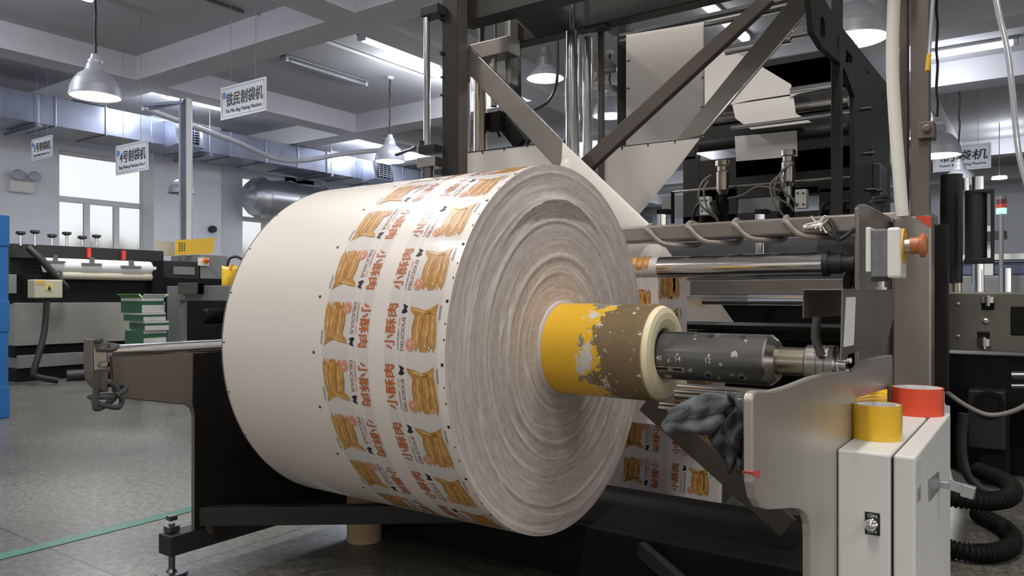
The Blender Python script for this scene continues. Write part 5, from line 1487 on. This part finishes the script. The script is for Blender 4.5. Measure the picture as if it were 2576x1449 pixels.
q = MB(); q.tube(smooth_path([Vector((XM + .2, 3.0, .04)), Vector((XM + .3, 3.3, .05)), Vector((XM + .25, 3.6, .07)), Vector((XM + .15, 3.75, .08))], 5), .05, 12); tag(q.build('floor_hose', M['rubber']), 'short thick black hose lying on the floor before the left machine', 'hose')
# green and white cartons in a stack, open topmost one
M['cartongreen'] = mat('carton_green', (0.030, 0.115, 0.055), 0.6, var=.1, scale=6)
M['cartonbright'] = mat('carton_inside_green', (0.08, 0.27, 0.04), 0.6)
M['cartonwhite'] = mat('carton_white', (0.62, 0.63, 0.63), 0.6, var=.04, scale=5)
c = P(360, 800, t=5.25)
heights = [(0.0, 0.20), (0.20, 0.40), (0.40, 0.525), (0.525, 0.60), (0.60, 0.665), (0.665, 0.785)]
zt_ = P(330, 738, t=5.2).z
labels = ['white and dark green carton at the foot of the stack by the grey frame', 'dark green sided carton second from the bottom of the carton stack', 'carton with a tall green side, third from the bottom of the stack', 'flat green and white carton third from the top of the stack', 'flat green and white carton just below the open top carton', 'open topmost green and white carton of the stack']
for i_, (z0, z1) in enumerate(heights):
    k = (zt_ - 0.03) / 0.785; z0 *= k; z1 *= k
    rz = math.radians((3, -2, 2, -4, 4, 6)[i_]); dx, dy = ((0, 0), (.008, 0), (-.004, .006), (.010, .006), (.012, -.004), (-.004, -.006))[i_]
    R_ = Matrix.Rotation(rz, 3, 'Z')
    def T(x, y, z): return R_ @ Vector((x, y, 0)) + Vector((c.x + dx, c.y + dy, z))
    o = thing('carton', labels[i_], 'box', (c.x + dx, c.y + dy, z0), 'stacked green and white cartons')
    q = MB(); w_, d_ = .234, .17; t_ = .004 
    A = [(-w_, 0), (0, 0), (0, d_), (-w_, d_)]
    top = i_ == 5
    h_ = z1 - z0 - .002
    for e_ in range(4):
        (xa_, ya_), (xb_, yb_) = A[e_], A[(e_ + 1) % 4]
        cuts = [0, .20, .48, 1.0]
        for s_ in range(3):
            u0, u1 = cuts[s_], cuts[s_ + 1]
            mi = ((0, 1, 1), (0, 1, 0))[e_ % 2][s_] if i_ > 2 else ((1, 1, 1), (0, 1, 0))[e_ % 2][s_]
            q.add([T(xa_, ya_, z1 - .002 - h_ * u1), T(xb_, yb_, z1 - .002 - h_ * u1), T(xb_, yb_, z1 - .002 - h_ * u0), T(xa_, ya_, z1 - .002 - h_ * u0)], [(0, 1, 2, 3)], mi)
    q.add([T(*p, z0) for p in A], [(3, 2, 1, 0)], 0)
    if not top: q.add([T(*p, z1 - .002) for p in A], [(0, 1, 2, 3)], 0)
    q.build('carton_body', [M['cartonwhite'], M['cartongreen'], M['cartonbright']], o)
    if top:
        for fl_, (pa_, pb_, out) in enumerate((((-w_, 0), (0, 0), (0, -.03)), ((0, 0), (0, d_), (.02, 0)), ((0, d_), (-w_, d_), (0, .05)), ((-w_, d_), (-w_, 0), (-.03, 0)))):
            q = MB(); q.add([T(*pa_, z1 - .002), T(*pb_, z1 - .002), T(pb_[0] + out[0], pb_[1] + out[1], z1 + .025), T(pa_[0] + out[0], pa_[1] + out[1], z1 + .025)], [(0, 1, 2, 3)], 0)
            q.build('flap', M['cartonbright'] if fl_ % 2 == 0 else M['cartonwhite'], o, solid=.003)
# grey machine frame half hidden by the roll
Yf = 3.15
gf = thing('grey_machine_frame', 'grey steel frame with dark inside standing left behind the roll', 'machine frame', P(500, 870, Y=Yf))
q = MB()
a = P(420, 720, Y=Yf); b = P(452, 720, Y=Yf); z0_ = 0
q.box((a.x, Yf, 0), (b.x, Yf + .06, a.z)); q.build('post', M['midgrey'], gf, bevel=.003)
q = MB(); c1 = P(700, 757, Y=Yf); q.box((b.x, Yf, P(452, 756, Y=Yf).z), (-4.0, Yf + .06, a.z)); q.build('top_rail', M['midgrey'], gf, bevel=.003)
q = MB(); q.box((-4.1, Yf, 0), (-4.0, Yf + .06, P(452, 756, Y=Yf).z)); q.build('post', M['midgrey'], gf, bevel=.003)
q = MB(); q.box((-6.25, Yf + .5, 0), (-4.0, Yf + .52, a.z - .05)); q.build('inner_panel', M['black'], gf)
q = MB(); d0 = P(447, 712, Y=Yf - .05); d1 = P(497, 740, Y=Yf - .05); q.box((d0.x, Yf - .05, d1.z), (d1.x, Yf, d0.z)); q.box((d1.x - .012, Yf - .06, d1.z), (d1.x, Yf, d0.z)); q.build('channel_stub', M['brown'], gf, bevel=.002)
q = MB(); c = P(545, 795, Y=Yf + .42); q.lathe(c, (0, -1, 0), [(-.2, .06), (.1, .06), (.12, .05), (.12, 0)], 24); q.build('motor', M['black'], gf)
# yellow bag leaning beside it
q = MB(); a = P(585, 720, t=6.0); q.sheet([[P(558 + 56 * u / 6, 668 + (725 - 668) * v / 5 + 3 * math.sin(u * 1.7), t=6.6 + .015 * math.sin(u * 1.1 + v)) for u in range(7)] for v in range(6)])
zb_ = 0
q.box((P(562, 720, t=6.66).x, P(562, 720, t=6.66).y, 0), (P(606, 720, t=6.7).x, P(606, 720, t=6.7).y + .02, P(590, 722, t=6.6).z))
yb_o = q.build('yellow_bag', M['yellow'], solid=.004); tag(yb_o, 'yellow bag with a black strap, just left of the roll', 'bag')
q = MB(); q.tube(smooth_path([P(572, 670, t=6.58), P(578, 650, t=6.58), P(596, 646, t=6.58), P(612, 655, t=6.58)], 5), .012, 8); q.build('strap', M['rubber'], yb_o)
# blue plastic pallet on edge at the left picture border
pt_ = thing('plastic_pallet', 'blue plastic pallet standing on edge at the left border', 'pallet', P(10, 1052, Z=0))
c = P(22, 1050, Z=0); ztp = P(22, 541, t=4.35).z
q = MB(); yw = 1.1
x0_, y1_ = c.x, c.y
for k in range(3):
    yy = y1_ - k * (yw - .09) / 2
    q.box((x0_ - .14, yy - .09, 0), (x0_, yy, ztp))
q.build('runner', M['blue'], pt_, bevel=.006)
q = MB()
for k in range(7):
    z0_ = k * (ztp - .1) / 6; q.box((x0_ - .155, y1_ - yw, z0_), (x0_ - .12, y1_ - .005, z0_ + .1))
q.build('deck_board', M['blue'], pt_, bevel=.004)
q = MB()
for z0_ in (0, ztp / 2 - .09, ztp - .18): q.box((x0_ - .02, y1_ - yw, z0_), (x0_ + .006, y1_ + .004, z0_ + .18))
q.build('cross_board', M['blue'], pt_, bevel=.005)

# ================================================================== right background
Yr = 3.3
rm_ = thing('neighbour_machine', 'dark machine with black and chromed cylinders at the right edge', 'machine', (0, Yr, 0))
fp_ = MB(); a = P(2385, 738, Y=Yr); b = P(2385, 880, Y=Yr)
fp_.box((a.x, Yr, b.z), (0.5, Yr + .02, a.z)); fp_.build('front_plate', mat('taupe_plate', (0.16, 0.15, 0.13), 0.4, .5, var=.08, scale=4), rm_, bevel=.002)
for (px_, py_) in ((2411, 765), (2411, 846), (2480, 808)):
    q = MB(); bolt(q, P(px_, py_, Y=Yr), (0, -1, 0), .011 if px_ == 2480 else .007, .006); q.build('bolt', M['steel'], rm_)
for (x0, y0, x1, y1) in ((2469, 747, 2501, 780), (2458, 834, 2490, 864), (2542, 771, 2600, 845)):
    q = MB(); ybox(q, x0, y0, x1, y1, Yr - .003, .01); q.build('slot', M['black'], rm_, bevel=.003)
for (px_, y0, y1) in ((2485, 747, 762), (2475, 852, 870)): 
    q = MB(); q.cyl(P(px_, y0, Y=Yr - .006), P(px_, y1, Y=Yr - .006), .023, n=20); q.cyl(P(px_, y0 - 4, Y=Yr - .006), P(px_, y1 + 8, Y=Yr - .006), .008, n=12); q.build('knurled_nut', M['steel'], rm_)
vrod('black_cylinder', 2393, 440, 712, 50, 3.5, M['rubber'], rm_)
vrod('cylinder_foot', 2403, 700, 735, 28, 3.5, M['bronze'], rm_)
vrod('black_cylinder', 2455, 480, 655, 48, 3.42, M['rubber'], rm_)
vrod('chromed_column', 2460, 445, 735, 27, 3.42, M['chrome'], rm_)
vrod('chromed_column', 2427, 448, 480, 20, 3.6, M['chrome'], rm_)
vrod('chromed_column', 2530, 675, 735, 25, 3.40, M['chrome'], rm_)
q = MB(); ybox(q, 2448, 477, 2500, 483, 3.38, .05); ybox(q, 2492, 484, 2500, 649, 3.38, .05); ybox(q, 2425, 650, 2500, 662, 3.38, .05); q.build('bracket_frame', M['dark'], rm_, bevel=.002)
q = MB(); ybox(q, 2345, 565, 2386, 985, 2.9, .03); q.build('side_plate', M['dark'], rm_, bevel=.002)
q = MB(); q.box((0.02, 3.9, .5), (0.5, 4.3, P(2570, 530, Y=3.9).z)); q.build('tall_housing', M['black'], rm_, bevel=.01)
q = MB(); q.box((-.31, Yr + .03, .28), (0.6, Yr + .8, P(2400, 890, Y=Yr).z)); q.build('lower_housing', M['black'], rm_, bevel=.01)
q = MB(); q.box((-.31, Yr + .25, .0), (0.6, Yr + .8, .28)); q.build('base', M['black'], rm_)
q = MB(); ybox(q, 2434, 980, 2530, 1135, Yr - .06, .1); q.build('drive_box', M['dark'], rm_, bevel=.006)
q = MB(); q.lathe(P(2487, 1018, Y=Yr - .062), (0, -1, 0), [(0, .05), (.004, .05), (.004, .036), (-.002, .034), (-.002, 0)], 36); q.build('ring', M['black'], rm_)
q = MB(); ybox(q, 2460, 1040, 2540, 1215, Yr - .03, .08); q.build('motor', M['black'], rm_, bevel=.01)
q = MB(); q.cyl(P(2545, 945, Y=Yr - .1), P(2580, 945, Y=Yr - .1), .014, n=16); q.cyl(P(2545, 972, Y=Yr - .1), P(2580, 972, Y=Yr - .1), .010, n=16); q.build('small_shafts', M['gun'], rm_)
q = MB(); q.tube(smooth_path([P(2380, 985, Y=3.0), P(2430, 1020, Y=3.0), P(2490, 1044, Y=3.0), P(2560, 1030, Y=3.0), P(2620, 990, Y=3.0)], 6), .008, 8); q.build('white_cable', M['cable'], rm_)
q = MB(); q.tube(smooth_path([P(2425, 1040, Y=3.1), P(2418, 1110, Y=3.1), P(2428, 1180, Y=3.1), P(2470, 1230, Y=3.1), P(2540, 1240, Y=3.1)], 6), .018, 10); q.build('black_hose', M['rubber'], rm_)
for i_, (z_, yy) in enumerate(((.15, 2.36), (.027, 2.30))):
    pts = smooth_path([Vector((-.33, yy + .62, z_ + .06)), Vector((-.30, yy + .30, z_ + .02)), Vector((-.24, yy + .06, z_)), Vector((-.14, yy + .02, z_)), Vector((-.075, yy + .12, z_)), Vector((-.085, yy + .30, z_)), Vector((-.17, yy + .45, z_))], 9)
    q = MB(); q.tube(pts, .021, 12)
    for k in range(0, len(pts) - 1):
        d_ = (pts[k + 1] - pts[k]).normalized(); q.lathe(pts[k], d_, [(0, .022), (.003, .026), (.006, .022)], 12, caps=False)
    q.build('ribbed_hose', M['black'], rm_)
# signal tower further back
c = P(2519, 560, Y=8.85)
sg = thing('signal_tower', 'slim signal tower glowing green among the far machines at the right', 'signal light', c)
def zz_(py): return P(2519, py, Y=8.85).z
MB().cyl((c.x, 8.85, 0), (c.x, 8.85, zz_(538)), .02, n=14).build('pole', M['midgrey'], sg)
for y0, y1, mm in ((538, 524, mat('green_signal', (.25, 1, .45), .4, emit=1.6)), (524, 514, M['redpaint']), (514, 502, mat('dark_red_lens', (.16, .03, .03), .4)), (502, 494, M['midgrey'])):
    MB().cyl((c.x, 8.85, zz_(y0)), (c.x, 8.85, zz_(y1)), .045, n=18).build('lens', mm, sg)
# far machine block at the right
fm_ = thing('far_machine', 'pale machine far behind the signal tower pole', 'machine', (-.4, 9.3, 0))
q = MB(); q.box((-1.2, 9.2, 0), (1.5, 10.0, zz_(690))); q.build('base', M['midgrey'], fm_, bevel=.02)
q = MB(); q.box((-1.1, 9.25, zz_(690)), (1.5, 9.9, zz_(655))); q.build('table', mat('dull_blue', (.10, .13, .22), .5), fm_, bevel=.02)
q = MB(); q.box((-.9, 9.15, zz_(650)), (.6, 9.5, zz_(635))); q.box((-.5, 9.2, zz_(690)), (-.42, 9.28, zz_(560))); q.build('rail', M['white'], fm_)
q = MB(); q.box((-.58, 9.0, zz_(598)), (-.30, 9.2, zz_(578))); q.build('head', M['rubber'], fm_)
# clear hose hanging at the right border and the tipped rod
chm, nt, b = new_mat('clear_hose'); b.inputs['Base Color'].default_value = (.86, .88, .92, 1); b.inputs['Roughness'].default_value = .12; b.inputs['Transmission Weight'].default_value = .65; b.inputs['IOR'].default_value = 1.35
q = MB(); q.tube(smooth_path([P(2498, -40, Y=2.0), P(2514, 40, Y=2.0), P(2533, 120, Y=2.0), P(2546, 220, Y=2.0), P(2553, 300, Y=2.0), P(2566, 400, Y=2.0), P(2600, 520, Y=2.0)], 6), .0062, 12)
tag(q.build('clear_hose', chm), 'clear plastic hose hanging at the right picture border', 'hose')
tr = thing('thin_tube', 'thin clear tube with a yellow taped tip beside the brown post', 'tube', P(2340, 120, Y=2.3))
MB().tube([P(2349, -30, Y=2.3), P(2337, 140, Y=2.3)], .0045, 10).build('tube', chm, tr)
MB().tube([P(2337.5, 136, Y=2.3), P(2333, 178, Y=2.3)], .006, 10).build('yellow_tip', M['yellow'], tr)
# plain machine bodies in the hall behind, seen through the frame gaps
fb2 = thing('distant_machine', 'pale machine block seen low between the folding frame and the rear section', 'machine', (-3, 9, 0))
MB().box((-4.6, 8.6, 0), (-3.2, 10, 1.05)).build('body', M['midgrey'], fb2, bevel=.02)
